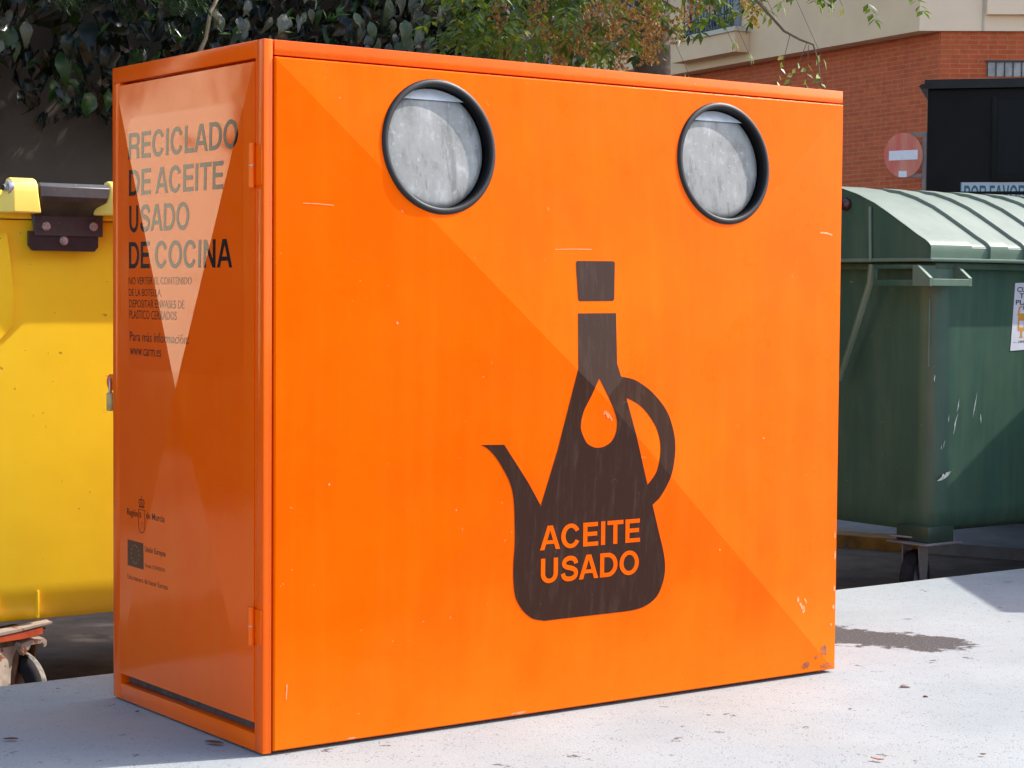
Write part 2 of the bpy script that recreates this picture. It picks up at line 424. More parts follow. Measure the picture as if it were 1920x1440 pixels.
def glyph(c, st=.19):
    th = st*.86
    if c == 'A':
        w_ = .96; k = st*1.02
        return w_, .0, .0, [([(0, 0), (k, 0), (k+.075, .235), (w_-k-.075, .235), (w_-k, 0), (w_, 0), (w_/2+.125, 1), (w_/2-.125, 1)],
                    [[(k+.13, .385), (w_-k-.13, .385), (w_/2, .80)]])]
    if c == 'C':
        w_ = .93
        o = arc(w_/2, .5, w_/2, .515, 28, 332, 44); i = arc(w_/2+.005, .5, w_/2-st, .515-th, 332, 28, 44)
        i = [(x, y) for x, y in i]
        return w_, .05, .05, [(o+i, [])]
    if c == 'D':
        w_ = .88
        o = [(0, 0)]+arc(.40, .5, w_-.40, .5, -90, 90, 24)+[(0, 1)]
        h = [(st, th)]+arc(.38, .5, w_-.38-st, .5-th, -90, 90, 24)+[(st, 1-th)]
        return w_, .09, .05, [(o, [h])]
    if c == 'E':
        w_ = .74
        return w_, .09, .05, [([(0, 0), (w_, 0), (w_, th), (st, th), (st, .425), (w_-.05, .425), (w_-.05, .425+th), (st, .425+th), (st, 1-th), (w_-.015, 1-th), (w_-.015, 1), (0, 1)], [])]
    if c == 'F':
        w_ = .68
        return w_, .09, .03, [([(0, 0), (st, 0), (st, .41), (w_-.06, .41), (w_-.06, .41+th), (st, .41+th), (st, 1-th), (w_, 1-th), (w_, 1), (0, 1)], [])]
    if c == 'I': return st, .09, .09, [([(0, 0), (st, 0), (st, 1), (0, 1)], [])]
    if c == 'L':
        w_ = .68
        return w_, .09, .02, [([(0, 0), (w_, 0), (w_, th), (st, th), (st, 1), (0, 1)], [])]
    if c == 'N':
        w_ = .80
        return w_, .09, .09, [([(0, 0), (st*.95, 0), (st*.95, .70), (w_-st*1.05, 0), (w_, 0), (w_, 1), (w_-st*.95, 1), (w_-st*.95, .30), (st*1.05, 1), (0, 1)], [])]
    if c == 'O':
        w_ = .99
        o = arc(w_/2, .5, w_/2, .515, 0, 352.5, 47); h = arc(w_/2, .5, w_/2-st, .515-th, 0, 352.5, 47)
        return w_, .05, .05, [(o, [h])]
    if c == 'P':
        w_ = .80
        o = [(0, 0), (st, 0), (st, .36)]+arc(.48, .68, w_-.48, .32, -90, 90, 16)+[(0, 1)]
        h = [(st, .36+th)]+arc(.46, .68, w_-.46-st, .32-th, -90, 90, 16)+[(st, 1-th)]
        return w_, .09, .04, [(o, [h])]
    if c == 'R':
        o = [(0, 0), (st, 0), (st, .39), (.43, .39), (.55, .375), (.615, .32), (.635, .22), (.645, .10), (.675, 0), (.89, 0), (.89, .03), (.85, .09), (.84, .24), (.825, .35), (.78, .43), (.71, .475), (.785, .53), (.845, .61), (.865, .71), (.85, .82), (.80, .91), (.72, .975), (.60, 1), (0, 1)]
        h = [(st, .39+th), (st, 1-th), (.54, 1-th), (.62, .815), (.665, .765), (.675, .70), (.66, .63), (.615, .575), (.54, .39+th)]
        return .89, .09, .04, [(o, [h])]
    if c == 'S':
        line = catmull([(.755, .69), (.725, .80), (.64, .885), (.50, .925), (.36, .915), (.23, .855), (.165, .745), (.195, .635), (.31, .565), (.47, .525), (.62, .475), (.73, .395), (.755, .28), (.70, .165), (.58, .095), (.43, .075), (.28, .095), (.165, .17), (.11, .315)], 4)
        return .85, .05, .05, [(band(line, st*.47), [])]
    if c == 'T':
        w_ = .80
        return w_, .02, .02, [([(w_/2-st/2, 0), (w_/2+st/2, 0), (w_/2+st/2, 1-th), (w_, 1-th), (w_, 1), (0, 1), (0, 1-th), (w_/2-st/2, 1-th)], [])]
    if c == 'U':
        w_ = .82
        o = [(0, 1)]+arc(w_/2, .37, w_/2, .385, 180, 360, 20)+[(w_, 1), (w_-st, 1)]+arc(w_/2, .37, w_/2-st, .385-th, 360, 180, 20)+[(st, 1)]
        return w_, .085, .085, [(o, [])]
    if c == 'V':
        w_ = .90
        return w_, .0, .0, [([(w_/2-.12, 0), (w_/2+.12, 0), (w_, 1), (w_-st*1.05, 1), (w_/2, .24), (st*1.05, 1), (0, 1)], [])]
    if c == 'Y':
        w_ = .88; m_ = w_/2
        return w_, .0, .0, [([(m_-st/2, 0), (m_+st/2, 0), (m_+st/2, .40), (w_, 1), (w_-st*1.1, 1), (m_, .58), (st*1.1, 1), (0, 1), (m_-st/2, .40)], [])]
    return .30, 0, 0, []

def word(text, u0, u1, v0, v1, st=.19, last_trim=True):
    """polygons (outer, holes) of text fitted between u0 and u1, v0 and v1"""
    items = []; x = 0
    for i, c in enumerate(text):
        if c == ' ': x += .30; continue
        w_, l, r_, polys = glyph(c, st)
        if i > 0: x += l
        items.append((x, polys)); x += w_; end = x; x += r_
    s = (u1-u0)/end; h = v1-v0; out = []
    for ox, polys in items:
        for o, hs in polys:
            f = lambda L: [(u0+(ox+a)*s, v0+b*h) for a, b in L]
            out.append((f(o), [f(q) for q in hs]))
    return out

def font_polys(text, u0, u1, v0, cap, bold=0.0):
    """triangles of built-in font text fitted between u0 and u1; cap = height of a capital"""
    cu = bpy.data.curves.new('t', 'FONT'); cu.body = text; cu.size = 1; cu.offset = bold; cu.resolution_u = 3
    o = bpy.data.objects.new('t', cu); col.objects.link(o)
    dg = bpy.context.evaluated_depsgraph_get(); dg.update()
    me = bpy.data.meshes.new_from_object(o.evaluated_get(dg))
    vs = [v.co.copy() for v in me.vertices]; fs = [list(p.vertices) for p in me.polygons]
    bpy.data.objects.remove(o); bpy.data.curves.remove(cu); bpy.data.meshes.remove(me)
    xs = [v.x for v in vs]; a, b = min(xs), max(xs); s = (u1-u0)/(b-a); k = cap/.70
    return [[(u0+(v.x-a)*s, v0+v.y*k) for v in vs]], fs

def decal_bm(polys=(), fonts=()):
    bm = bmesh.new()
    for o, hs in polys:
        loops = [[Vector((u, v, 0)) for u, v in o]]+[[Vector((u, v, 0)) for u, v in h] for h in hs]
        flat = [bm.verts.new(p) for L in loops for p in L]
        for t in tessellate_polygon(loops):
            try: bm.faces.new([flat[i] for i in t])
            except ValueError: pass
    for (vs,), fs in fonts:
        fl = [bm.verts.new((u, v, 0)) for u, v in vs]
        for f in fs:
            try: bm.faces.new([fl[i] for i in f])
            except ValueError: pass
    return bm

def crease(bm, uc, vc, hu, hv):
    for nx, ny in ((hv, hu), (hv, -hu)):
        bmesh.ops.bisect_plane(bm, geom=bm.verts[:]+bm.edges[:]+bm.faces[:], plane_co=(uc, vc, 0), plane_no=Vector((nx, ny, 0)).normalized(), dist=1e-6)
    return bm

# ------------------------------------------------------------------ setting: ground
ZR = -.22
mb = MB(); mb.add([(-400, -400, ZR), (400, -400, ZR), (400, 400, ZR), (-400, 400, ZR)], [[0, 1, 2, 3]])
tag(mb.build('road', ASPHALT), kind='structure')
# raised, white-painted slab the container stands on (real edges, slightly rounded)
mb = MB(); mb.box(-7, 14, -9, .952, ZR-.05, 0, .006)
tag(mb.build('pavement', PAVEMENT), kind='structure')
# far kerb and sidewalk, slanting away behind the green container
kd = Vector((4.538-4.868, 2.899-2.142, 0)).normalized(); kn = Vector((kd.y, -kd.x, 0))
if kn.x < 0: kn = -kn
k0 = Vector((4.868, 2.142, 0))
def kp(s, t, z): p = k0+kd*s+kn*t; return (p.x, p.y, z)
def kbox(s0, s1, t0, t1, z0, z1):
    return [kp(s0, t0, z0), kp(s1, t0, z0), kp(s1, t1, z0), kp(s0, t1, z0), kp(s0, t0, z1), kp(s1, t0, z1), kp(s1, t1, z1), kp(s0, t1, z1)]
BF = [(0, 3, 2, 1), (4, 5, 6, 7), (0, 1, 5, 4), (1, 2, 6, 5), (2, 3, 7, 6), (3, 0, 4, 7)]
mb = MB(); mb.add(kbox(-8, .42, 0, .16, ZR-.02, -.168), BF)
tag(mb.build('kerb', KERBMAT), kind='structure')
mb = MB(); mb.add(kbox(.42, 2.6, -.003, .16, ZR-.02, -.165), BF)
tag(mb.build('yellow_kerb', KERBYEL), kind='structure')
mb = MB(); mb.add(kbox(-8, 2.6, .163, 14, ZR-.02, -.172), BF)
tag(mb.build('sidewalk', SIDEWALK), kind='structure')

# ------------------------------------------------------------------ the orange oil container
W, D, H = 1.5703, .6868, 1.40
box_ = empty('oil_container', (0, 0, 0), 'large orange used cooking oil container with two round openings and a black oil cruet emblem', 'recycling container')
fr = MB()
fr.box(.030, W-.002, .0365, D-.004, .012, H-.036)              # carcass
fr.box(0, .0195, 0, .030, .004, H, .0018)                      # near corner post
fr.box(0, .030, .0303, .0335, .004, H, .0008)                  # its return
fr.box(.0225, W, -.001, .030, 1.3705, H-.0005, .0018)          # front cap
fr.box(0, .030, .0338, D, 1.3655, H, .0018)                    # side head rail
fr.box(0, .030, .648, D, .004, 1.3652, .0018)                  # back corner post
fr.box(0, .030, .0338, .6477, .004, .0395, .0018)               # side bottom rail
fr.box(.0302, W, .0302, D, H-.0355, H-.001, .0015)             # roof sheet
fr.build('frame', ORANGE_FR, box_, True, 35)
sl_ = MB(); sl_.box(.0215, .0296, .034, .6475, .0400, .085)
sl_.build('ventilation_slot', simple('dark dusty slot', (.075, .062, .058), .8, var=.5, scale=70), box_)

# pyramid-creased front panel with two round holes
FX0, FX1, FZ0, FZ1 = .0225, W, .008, 1.3668
FXC, FZC = .795, .685
FHU, FHV = max(FX1-FXC, FXC-FX0), max(FZ1-FZC, FZC-FZ0)
PROUD, CR = .004, .070
def front_y(u, v): return -PROUD-CR*(1-max(abs(u-FXC)/FHU, abs(v-FZC)/FHV))
HOLES = [(.3960, 1.2095), (1.1740, 1.2095)]
RH = .1285
BEV = .0028
outer = [(FX0+BEV, FZ0+BEV), (FX1-BEV, FZ0+BEV), (FX1-BEV, FZ1-BEV), (FX0+BEV, FZ1-BEV)]
bm = decal_bm([(outer, [arc(cx, cz, RH, RH, 0, 352.5, 47) for cx, cz in HOLES])])
crease(bm, FXC, FZC, FHU, FHV)
for v in bm.verts: v.co = Vector((v.co.x, front_y(v.co.x, v.co.y), v.co.y))
mb = MB(); mb.bm(bm)
a = [(FX0+BEV, FZ0+BEV), (FX1-BEV, FZ0+BEV), (FX1-BEV, FZ1-BEV), (FX0+BEV, FZ1-BEV)]
b_ = [(FX0, FZ0), (FX1, FZ0), (FX1, FZ1), (FX0, FZ1)]
vs = [(u, front_y(u, v), v) for u, v in a]+[(u, front_y(*a[i])+BEV, v) for i, (u, v) in enumerate(b_)]+[(u, .0285, v) for u, v in b_]
mb.add(vs, [[i, (i+1) % 4, (i+1) % 4+4, i+4] for i in range(4)]+[[i+4, (i+1) % 4+4, (i+1) % 4+8, i+8] for i in range(4)])
mb.build('front_panel', ORANGE_F, box_)

def refit(u, v):
    # the outlines were measured on the plane y = -.012; carry them onto the creased surface
    a = u; b = v
    for _ in range(3):
        k = (front_y(a, b)+3.4174)/(3.4174-.012)
        a = -1.8905+(u+1.8905)*k; b = .9182+(v-.9182)*k
    return a, b
def front_decal(name, mat, parent, polys=(), fonts=(), lay=1, traced=True):
    bm = decal_bm(polys, fonts)
    for v in (bm.verts if traced else ()): v.co.x, v.co.y = refit(v.co.x, v.co.y)
    crease(bm, FXC, FZC, FHU, FHV)
    for v in bm.verts: v.co = Vector((v.co.x, front_y(v.co.x, v.co.y)-.0006*lay, v.co.y))
    mb = MB(); mb.bm(bm); return mb.build(name, mat, parent)

OUT = [(0.7277, 0.6249), (0.668, 0.4571), (0.5701, 0.5921), (0.5084, 0.594), (0.5268, 0.5858), (0.549, 0.5657), (0.5672, 0.5412), (0.5827, 0.5167), (0.592, 0.4924), (0.5972, 0.4615), (0.599, 0.4193), (0.5995, 0.3749), (0.5964, 0.3386), (0.5968, 0.2998), (0.6015, 0.2686), (0.6105, 0.2501), (0.6262, 0.231), (0.6487, 0.2152), (0.6792, 0.2078), (0.8975, 0.208), (0.9334, 0.2095), (0.9658, 0.2163), (0.9951, 0.233), (1.0104, 0.257), (1.0179, 0.2818), (1.0187, 0.3071), (1.0132, 0.3364), (1.0009, 0.3751), (0.9804, 0.4412), (0.9997, 0.4544), (1.0197, 0.4787), (1.0366, 0.5097), (1.045, 0.5505), (1.0445, 0.5828), (1.0366, 0.6144), (1.0228, 0.6448), (1.0028, 0.6693), (0.9753, 0.6939), (0.948, 0.7111), (0.9211, 0.7235), (0.886, 0.7301), (0.8743, 0.7597), (0.8699, 0.8698), (0.7643, 0.8692), (0.7667, 0.7509)]
INN = [(0.9018, 0.6827), (0.9294, 0.6713), (0.9526, 0.6559), (0.9762, 0.6313), (0.9921, 0.6069), (1.0011, 0.5773), (1.0007, 0.5498), (0.9926, 0.5178), (0.9788, 0.4998), (0.9651, 0.4872)]
DROP = [(0.8249, 0.7272), (0.8031, 0.6893), (0.7832, 0.6579), (0.7755, 0.632), (0.7764, 0.6145), (0.79, 0.5891), (0.8056, 0.5791), (0.8212, 0.5755), (0.8406, 0.5777), (0.8607, 0.5878), (0.8724, 0.6047), (0.8761, 0.6228), (0.8744, 0.6376), (0.8666, 0.6583), (0.8497, 0.6881)]
# smooth the curved stretches of the traced outline
def smooth_run(P, i0, i1): return P[:i0]+catmull(P[i0:i1+1], 3)+P[i1+1:]
O2 = smooth_run(OUT, 29, 40); O2 = smooth_run(O2, 19, 28); O2 = smooth_run(O2, 3, 18)
I2 = catmull(INN, 3)
D2 = catmull(DROP+[DROP[0]], 3)[:-1]
STOP = [(.757, .978), (.760, .9825), (.8615, .9832), (.8650, .980), (.8645, .900), (.8605, .8963), (.7680, .8955), (.7642, .899)]
emb = front_decal('cruet_emblem', INK, box_, [(O2, [I2, D2]), (STOP, [])], lay=1)
front_decal('lettering', LETTER_OR, emb, word('ACEITE', .6662, .9440, .3610, .4130, .205)+word('USADO', .6690, .9415, .2895, .3425, .205), lay=2)
# scraped corner bottom right, small rust marks
def blob(cx, cz, rx, rz, n=16, seed=1):
    rg = random.Random(seed); return [(min(FX1-BEV, cx+rx*math.cos(2*math.pi*i/n)*(.65+.6*rg.random()))if cx < 1.6 else cx+rx*math.cos(2*math.pi*i/n)*(.65+.6*rg.random()), max(FZ0+BEV, cz+rz*math.sin(2*math.pi*i/n)*(.65+.6*rg.random()))) for i in range(n)]
for pg in [(blob(1.528, .058, .012, .014, seed=3), []), (blob(1.470, .028, .014, .009, seed=4), []), (blob(1.535, .020, .022, .006, seed=5), []), (blob(1.502, .044, .006, .005, seed=9), [])]: front_decal('rust_mark', RUSTY, box_, [pg], lay=1, traced=False)
SCR = simple('pale scratches', (.88, .27, .10), .5, var=.3, scale=90)
def scratch(x0, z0, x1, z1, hw):
    return (band([(x0, z0), (.5*(x0+x1), .5*(z0+z1)+hw), (x1, z1)], hw), [])
rg = random.Random(11)
scr = [scratch(.700, 1.006, .800, 1.008, .0007), scratch(.08, 1.085, .15, 1.083, .0008), scratch(.84, .655, .852, .640, .0025), scratch(.848, .652, .862, .634, .0016), scratch(.838, .648, .846, .655, .0012),
       scratch(.045, .11, .047, .14, .0015), scratch(1.44, .18, 1.452, .16, .003), scratch(1.455, .19, 1.462, .178, .002), scratch(1.49, 1.06, 1.53, 1.055, .002)]
for x, z, rx, rz, sd_ in ((1.562, .205, .003, .008, 1), (1.563, .285, .003, .012, 2), (1.560, .160, .004, .006, 3), (1.561, .335, .002, .010, 4), (1.430, .190, .004, .007, 6), (1.45, .165, .006, .010, 7), (1.552, .118, .005, .004, 8), (.200, .012, .012, .003, 9), (.62, .014, .02, .003, 10), (.29, .85, .003, .003, 12), (1.30, .58, .003, .002, 13), (.14, .53, .0025, .0025, 14), (1.16, .33, .0025, .002, 15)):
    scr.append((blob(x, z, rx, rz, 12, sd_), []))
for k, pg in enumerate(scr): front_decal('scratch', SCR, box_, [pg], lay=1, traced=k < 9)

# openings: rubber ring, dark chute, grey flap
for cx, cz in HOLES:
    yf = front_y(cx, cz)
    ring = MB(); prof = [(.1258, .018), (.1258, -.0020), (.1268, -.0042), (.1295, -.0055), (.1335, -.0055), (.1370, -.0042), (.1392, -.0018), (.1396, .004)]
    tx = math.atan2(CR, FHV)   # follow the tilt of the upper facet
    ax = Vector((0, math.cos(tx), -math.sin(tx)))
    ring.lathe([(r_, h) for r_, h in prof], (cx, yf, cz), ax, 72)
    ro = ring.build('opening_ring', RUBBER, box_, True, 60)
    ch = MB(); ch.lathe([(.1257, .004), (.1257, .030), (.0005, .030)], (cx, yf, cz), ax, 48)
    ch.build('chute', PLASTIC_DK, ro, True, 30)
    fl = MB(); n = 48; depth = .0145
    ctr = Vector((cx-.003, yf+depth, cz-.002)); up = Vector((0, math.sin(tx), math.cos(tx))); rt = Vector((1, 0, 0))
    vs = []; fs = []
    rad = [(0, 0), (.06, 0), (.097, 0), (.110, .0008), (.119, .002), (.1247, .008)]
    for q, (r_, dd) in enumerate(rad):
        for k in range(n):
            a_ = 2*math.pi*k/n; x_ = r_*math.cos(a_); z_ = r_*math.sin(a_)
            zz = min(z_, .100); lip = max(0, z_-.100)
            vs.append(ctr+rt*x_+up*(zz+lip*.85)+ax*(dd+lip*.45))
    for q in range(len(rad)-1):
        for k in range(n): fs.append([q*n+k, q*n+(k+1) % n, (q+1)*n+(k+1) % n, (q+1)*n+k])
    fl.add(vs, fs); fo = fl.build('flap', FLAP, box_, True, 50)
    # bent top lip of the flap, tilted back, its pale colour standing for sky light
    lp = MB(); zt = .0985; rl = .1245; a0 = math.degrees(math.asin(zt/rl))
    seg = arc(0, 0, rl, rl, a0, 180-a0, 20)
    lp.prism(seg, lambda u, v, k: tuple(ctr+rt*u+up*(zt+(v-zt)*.95)+ax*(-.0030+(v-zt)*.36+.002*k)))
    lp.build('flap_lip', simple('sky pale flap lip', (.50, .50, .52), .45, .2, .12, 60), fo)

# creased side door
DY0, DY1, DZ0, DZ1 = .0345, .646, .0625, 1.3625
DYC, DZC = .350, .708
DHU, DHV = max(DY1-DYC, DYC-DY0), max(DZ1-DZC, DZC-DZ0)
DCR = .0125
def door_x(u, v): return -.0018-DCR*(1-max(abs(u-DYC)/DHU, abs(v-DZC)/DHV))
bm = crease(decal_bm([([(DY0, DZ0), (DY1, DZ0), (DY1, DZ1-.004), (DY0, DZ1-.004)], [])]), DYC, DZC, DHU, DHV)
for v in bm.verts: v.co = Vector((door_x(v.co.x, v.co.y), v.co.x, v.co.y))
mb = MB(); mb.bm(bm)
q = [(DY0, DZ0), (DY1, DZ0), (DY1, DZ1-.004), (DY0, DZ1-.004)]
vs = [(door_x(u, v), u, v) for u, v in q]+[(.0285, u, v) for u, v in q]
mb.add(vs, [[i, (i+1) % 4, (i+1) % 4+4, i+4] for i in range(4)])
door = mb.build('side_door', ORANGE, box_)
def door_decal(name, mat, parent, polys=(), fonts=(), lay=1):
    # polys come as (distance from the left edge, height)
    bm = decal_bm(polys, fonts)
    for v in bm.verts: v.co.x = -v.co.x
    crease(bm, DYC, DZC, DHU, DHV)
    for v in bm.verts: v.co = Vector((door_x(v.co.x, v.co.y)-.0004*lay, v.co.x, v.co.y))
    mb = MB(); mb.bm(bm); return mb.build(name, mat, parent)
fx0, fx1, fz0, fz1, cr_ = -.5985, -.0790, .742, 1.285, .028
film = arc(fx1-cr_, fz1-cr_, cr_, cr_, 0, 90, 6)+arc(fx0+cr_, fz1-cr_, cr_, cr_, 90, 180, 6)+arc(fx0+cr_, fz0+cr_, cr_, cr_, 180, 270, 6)+arc(fx1-cr_, fz0+cr_, cr_, cr_, 270, 360, 6)
filmo = door_decal('label_film', FILM, door, [(film, [])], lay=1)
door_decal('large_lettering', INK2, filmo, word('RECICLADO', -.5930, -.0958, 1.1950, 1.2515, .19)+word('DE ACEITE', -.5905, -.1537, 1.1160, 1.1720, .19)
           + word('USADO', -.5890, -.3002, 1.0375, 1.0950, .19)+word('DE COCINA', -.5910, -.1175, .9590, 1.0160, .19), lay=2)
sm = [font_polys('NO VERTER EL CONTENIDO', -.5920, -.2835, .9246, .0158), font_polys('DE LA BOTELLA.', -.5920, -.4206, .8991, .0160),
      font_polys('DEPOSITAR ENVASES DE', -.5895, -.3146, .8747, .0170), font_polys('PLASTICO CERRADOS', -.5895, -.3486, .8503, .0185)]
door_decal('small_lettering', INK3, filmo, fonts=sm, lay=2)
door_decal('information_lettering', print_mat('dark brown lettering', (.03, .012, .008), (.1, .03, .02), .10, 1.75, .2), filmo,
           fonts=[font_polys('Para más información:', -.5870, -.2930, .8020, .0205), font_polys('www.carm.es', -.5870, -.4208, .7715, .0225)], lay=2)
# crest with crown between the two halves of the region's name
cu_, hw_ = -.5250, .0180
sh = [(cu_-hw_, .4385), (cu_+hw_, .4385), (cu_+hw_, .405)]+[(cu_+hw_*math.cos(R(t)), .4035-.0170*math.sin(R(t))) for t in range(10, 175, 15)]+[(cu_-hw_, .405)]
shi = [(cu_+(u-cu_)*.87, .4195+(v-.4195)*.93) for u, v in sh]
cp = [(sh, [shi]), ([(cu_-.014, .4425), (cu_+.014, .4425), (cu_+.0145, .4460), (cu_-.0145, .4460)], [])]
for k in (-2, -1, 0, 1, 2):
    cp.append((band([(cu_+k*.0052, .4470), (cu_+k*.0078, .4530), (cu_+k*.0068, .4580), (cu_+k*.0035, .4605)] if k else [(cu_, .4470), (cu_, .4625)], .0010), []))
cp.append((arc(cu_, .4655, .0017, .0020, 0, 330, 11), []))
for uu_, vv_ in ((-.0095, .4290), (-.0045, .4290), (-.0095, .4225), (-.0045, .4225)):
    cp.append(([(cu_+uu_-.0016, vv_-.0024), (cu_+uu_+.0016, vv_-.0024), (cu_+uu_+.0016, vv_+.0024), (cu_+uu_-.0016, vv_+.0024)], []))
for t in range(0, 360, 51): cp.append((arc(cu_+.004+.0058*math.cos(R(t)), .4050+.0052*math.sin(R(t)), .0011, .0012, 0, 300, 6), []))
crest = door_decal('crest_emblem', INK3, door, cp, [font_polys('Región', -.6045, -.5455, .4200, .0145, .012), font_polys('de Murcia', -.5010, -.4110, .4215, .0145, .012)], lay=1)
flag = door_decal('flag_emblem', FLAGBLUE, door, [([(-.602, .3085), (-.517, .3085), (-.517, .3655), (-.602, .3655)], [])], lay=1)
st_ = []
for k in range(12):
    a_ = R(30*k); cx, cz = -.5595+.0200*math.sin(a_), .3370+.0200*math.cos(a_)
    st_.append(([(cx+(.0034 if j % 2 == 0 else .0014)*math.sin(R(36*j)), cz+(.0034 if j % 2 == 0 else .0014)*math.cos(R(36*j))) for j in range(10)], []))
door_decal('stars', STAR, flag, st_, lay=2)
for fp in (font_polys('Unión Europea', -.5089, -.4090, .3490, .0120, .014), font_polys('Fondo COHESION', -.5089, -.4138, .3150, .0085), font_polys('Una manera de hacer Europa', -.6023, -.4012, .2790, .0110)):
    door_decal('funding_lettering', INK3, door, fonts=[fp], lay=1)
# hinges
for z0, z1 in ((1.114, 1.200), (.217, .292)):
    hm = MB(); hm.box(-.0030, .0, .004, .0325, z0+.004, z1-.004, .0008)
    zm = (z0+z1)/2
    for a0, a1 in ((z0, zm-.001), (zm+.001, z1)): hm.tube([(-.0085, .0335, a0), (-.0085, .0335, a1)], .0068, 14)
    hg = hm.build('hinge', ORANGE_FR, door, True, 40)
    pn = MB(); pn.tube([(-.0085, .0335, zm-.0011), (-.0085, .0335, zm+.0011)], .0060, 12); pn.build('hinge_pin', ZINC, hg, True)
# hasp: rounded tab with an eye
hp = MB()
tabpoly = [(D-.004, .7235)]+arc(.724, .7055, .0215, .0180, 88, -88, 14)+[(D-.004, .6875)]
eye = arc(.7300, .7075, .0058, .0062, 0, 330, 11)
bmh = decal_bm([(tabpoly, [eye])])
for v in bmh.verts: v.co = Vector((.012, v.co.x, v.co.y))
ext = bmesh.ops.extrude_face_region(bmh, geom=bmh.faces[:])
for g in ext['geom']:
    if isinstance(g, bmesh.types.BMVert): g.co.x += .004
hp.bm(bmh); hp.build('hasp', ORANGE_FR, box_)
# padlock hanging in the hasp
pl = empty('padlock', (.014, .7300, .641), 'small brass padlock hanging from the rounded tab on the rear edge of the orange container', 'padlock', rz=R(60))
mb = MB(); mb.box(-.017, .017, -.0072, .0072, 0, .0405, .0022); mb.build('body', BRASS, pl, True, 40)
mb = MB(); mb.tube([(-.011, 0, .039)]+[(-.011*math.cos(R(t)), 0, .0635+.0105*math.sin(R(t))) for t in range(0, 181, 15)]+[(.011, 0, .039)], .0030, 10); mb.build('shackle', STEEL, pl, True)

# ------------------------------------------------------------------ casters
def caster(parent, loc, turn, rad, plate_w, fork, wheel_w=.045, fender=False):
    """name caster > fork, tyre, tread"""
    T = Matrix.Translation(Vector(loc)) @ Matrix.Rotation(R(turn), 4, 'Z')   # loc: wheel centre; axle along local x
    fk = MB(); hx = wheel_w/2+.006
    top = rad+.022
    for sx in (-1, 1):
        poly = [(-.022, -.022), (.022, -.022), (.040, .03), (.052, top), (-.052, top), (-.036, .03)]
        fk.prism(poly, lambda u, v, k, sx=sx: T @ Vector((sx*(hx+.004*k), u, v)))
    bmx = bmesh.new(); fk.box(-hx-.004, hx+.004, -.052, .052, top, top+.006, 0, T)
    bmx.free()
    fk.lathe([(.0, .0), (.030, .0), (.030, .018), (.0, .018)], T @ Vector((0, 0, top+.006)), (0, 0, 1), 20)
    fk.box(-plate_w/2, plate_w/2, -.055, .055, top+.024, top+.030, .002, T)
    fk.lathe([(.0, 0), (.010, 0), (.010, hx*2+.026), (0, hx*2+.026)], T @ Vector((-hx-.013, 0, 0)), T.to_3x3() @ Vector((1, 0, 0)), 8)
    fo = fk.build('caster', fork, parent, True, 30)
    ax = T.to_3x3() @ Vector((1, 0, 0)); o = T @ Vector((-wheel_w/2, 0, 0)); w_ = wheel_w
    ty = MB(); ty.lathe([(rad*.62, .001), (rad*.86, 0), (rad*.96, w_*.10), (rad, w_*.28), (rad, w_*.72), (rad*.96, w_*.90), (rad*.86, w_), (rad*.62, w_-.001)], o, ax, 40)
    ty.build('tyre', TYRE, fo, True, 50)
    if fender:
        td = MB(); td.lathe([(rad*.962, w_*.905), (rad+.0008, w_*.725), (rad+.0010, w_*.50), (rad+.0004, w_*.44)], o, ax, 40); td.build('tread', TREAD, fo, True, 60)
    rm = MB(); rm.lathe([(.012, -.002), (.03, .002), (rad*.55, .010), (rad*.622, .001)], o, ax, 32)
    rm.lathe([(.012, w_+.002), (.03, w_-.002), (rad*.55, w_-.010), (rad*.622, w_-.001)], o, ax, 32)
    rm.build('rim', CASTER_RU if fender else CASTER_GR, fo, True, 50)
    return fo, T

# ------------------------------------------------------------------ yellow container
yc = empty('yellow_container', (.45, 1.9, ZR), 'yellow plastic wheeled waste container with black hinge bar behind the orange container', 'waste container')
yc_inv = Matrix.Translation((-.45, -1.9, -ZR))
def ybuild(mb, name, mat, parent=None, smooth=True, angle=35):
    mb.v = [tuple(yc_inv @ Vector(v)) for v in mb.v] if parent is None or parent is yc else mb.v
    return mb.build(name, mat, parent or yc, smooth, angle)
def rrect(x0, x1, y0, y1, r_, n=5):
    return arc(x1-r_, y1-r_, r_, r_, 0, 90, n)+arc(x0+r_, y1-r_, r_, r_, 90, 180, n)+arc(x0+r_, y0+r_, r_, r_, 180, 270, n)+arc(x1-r_, y0+r_, r_, r_, 270, 360, n)
def loft(mb, secs, cap=True):
    n = len(secs[0][0]); base = []
    for poly, z in secs: base += [(u, v, z) for u, v in poly]
    fs = [[i*n+k, i*n+(k+1) % n, (i+1)*n+(k+1) % n, (i+1)*n+k] for i in range(len(secs)-1) for k in range(n)]
    if cap: fs += [list(range(n))[::-1], [(len(secs)-1)*n+k for k in range(n)]]
    return mb.add(base, fs)
mb = MB()
loft(mb, [(rrect(.02, 1.10, 1.50, 2.30, .07), .050), (rrect(-.01, 1.13, 1.435, 2.37, .07), .062), (rrect(-.04, 1.16, 1.405, 2.40, .07), .105), (rrect(-.045, 1.165, 1.400, 2.405, .06), .16), (rrect(-.06, 1.18, 1.392, 2.415, .05), .60), (rrect(-.07, 1.19, 1.385, 2.42, .05), 1.045), (rrect(-.07, 1.19, 1.385, 2.42, .05), 1.085)])
body = ybuild(mb, 'body', YELLOW, angle=50)
# raised lifting pocket on the left of the face and its sloping foot
mb = MB()
poly = [(-.055, .725), (.012, .782), (.050, .822), (.046, .90), (.038, .97), (.028, 1.05), (-.055, 1.05)]
mb.prism(poly, lambda u, v, k: (u+.004*k, 1.366+.028*k+(.014 if v < .83 and k == 0 else 0), v))
ybuild(mb, 'lifting_pocket', YELLOW, angle=20)
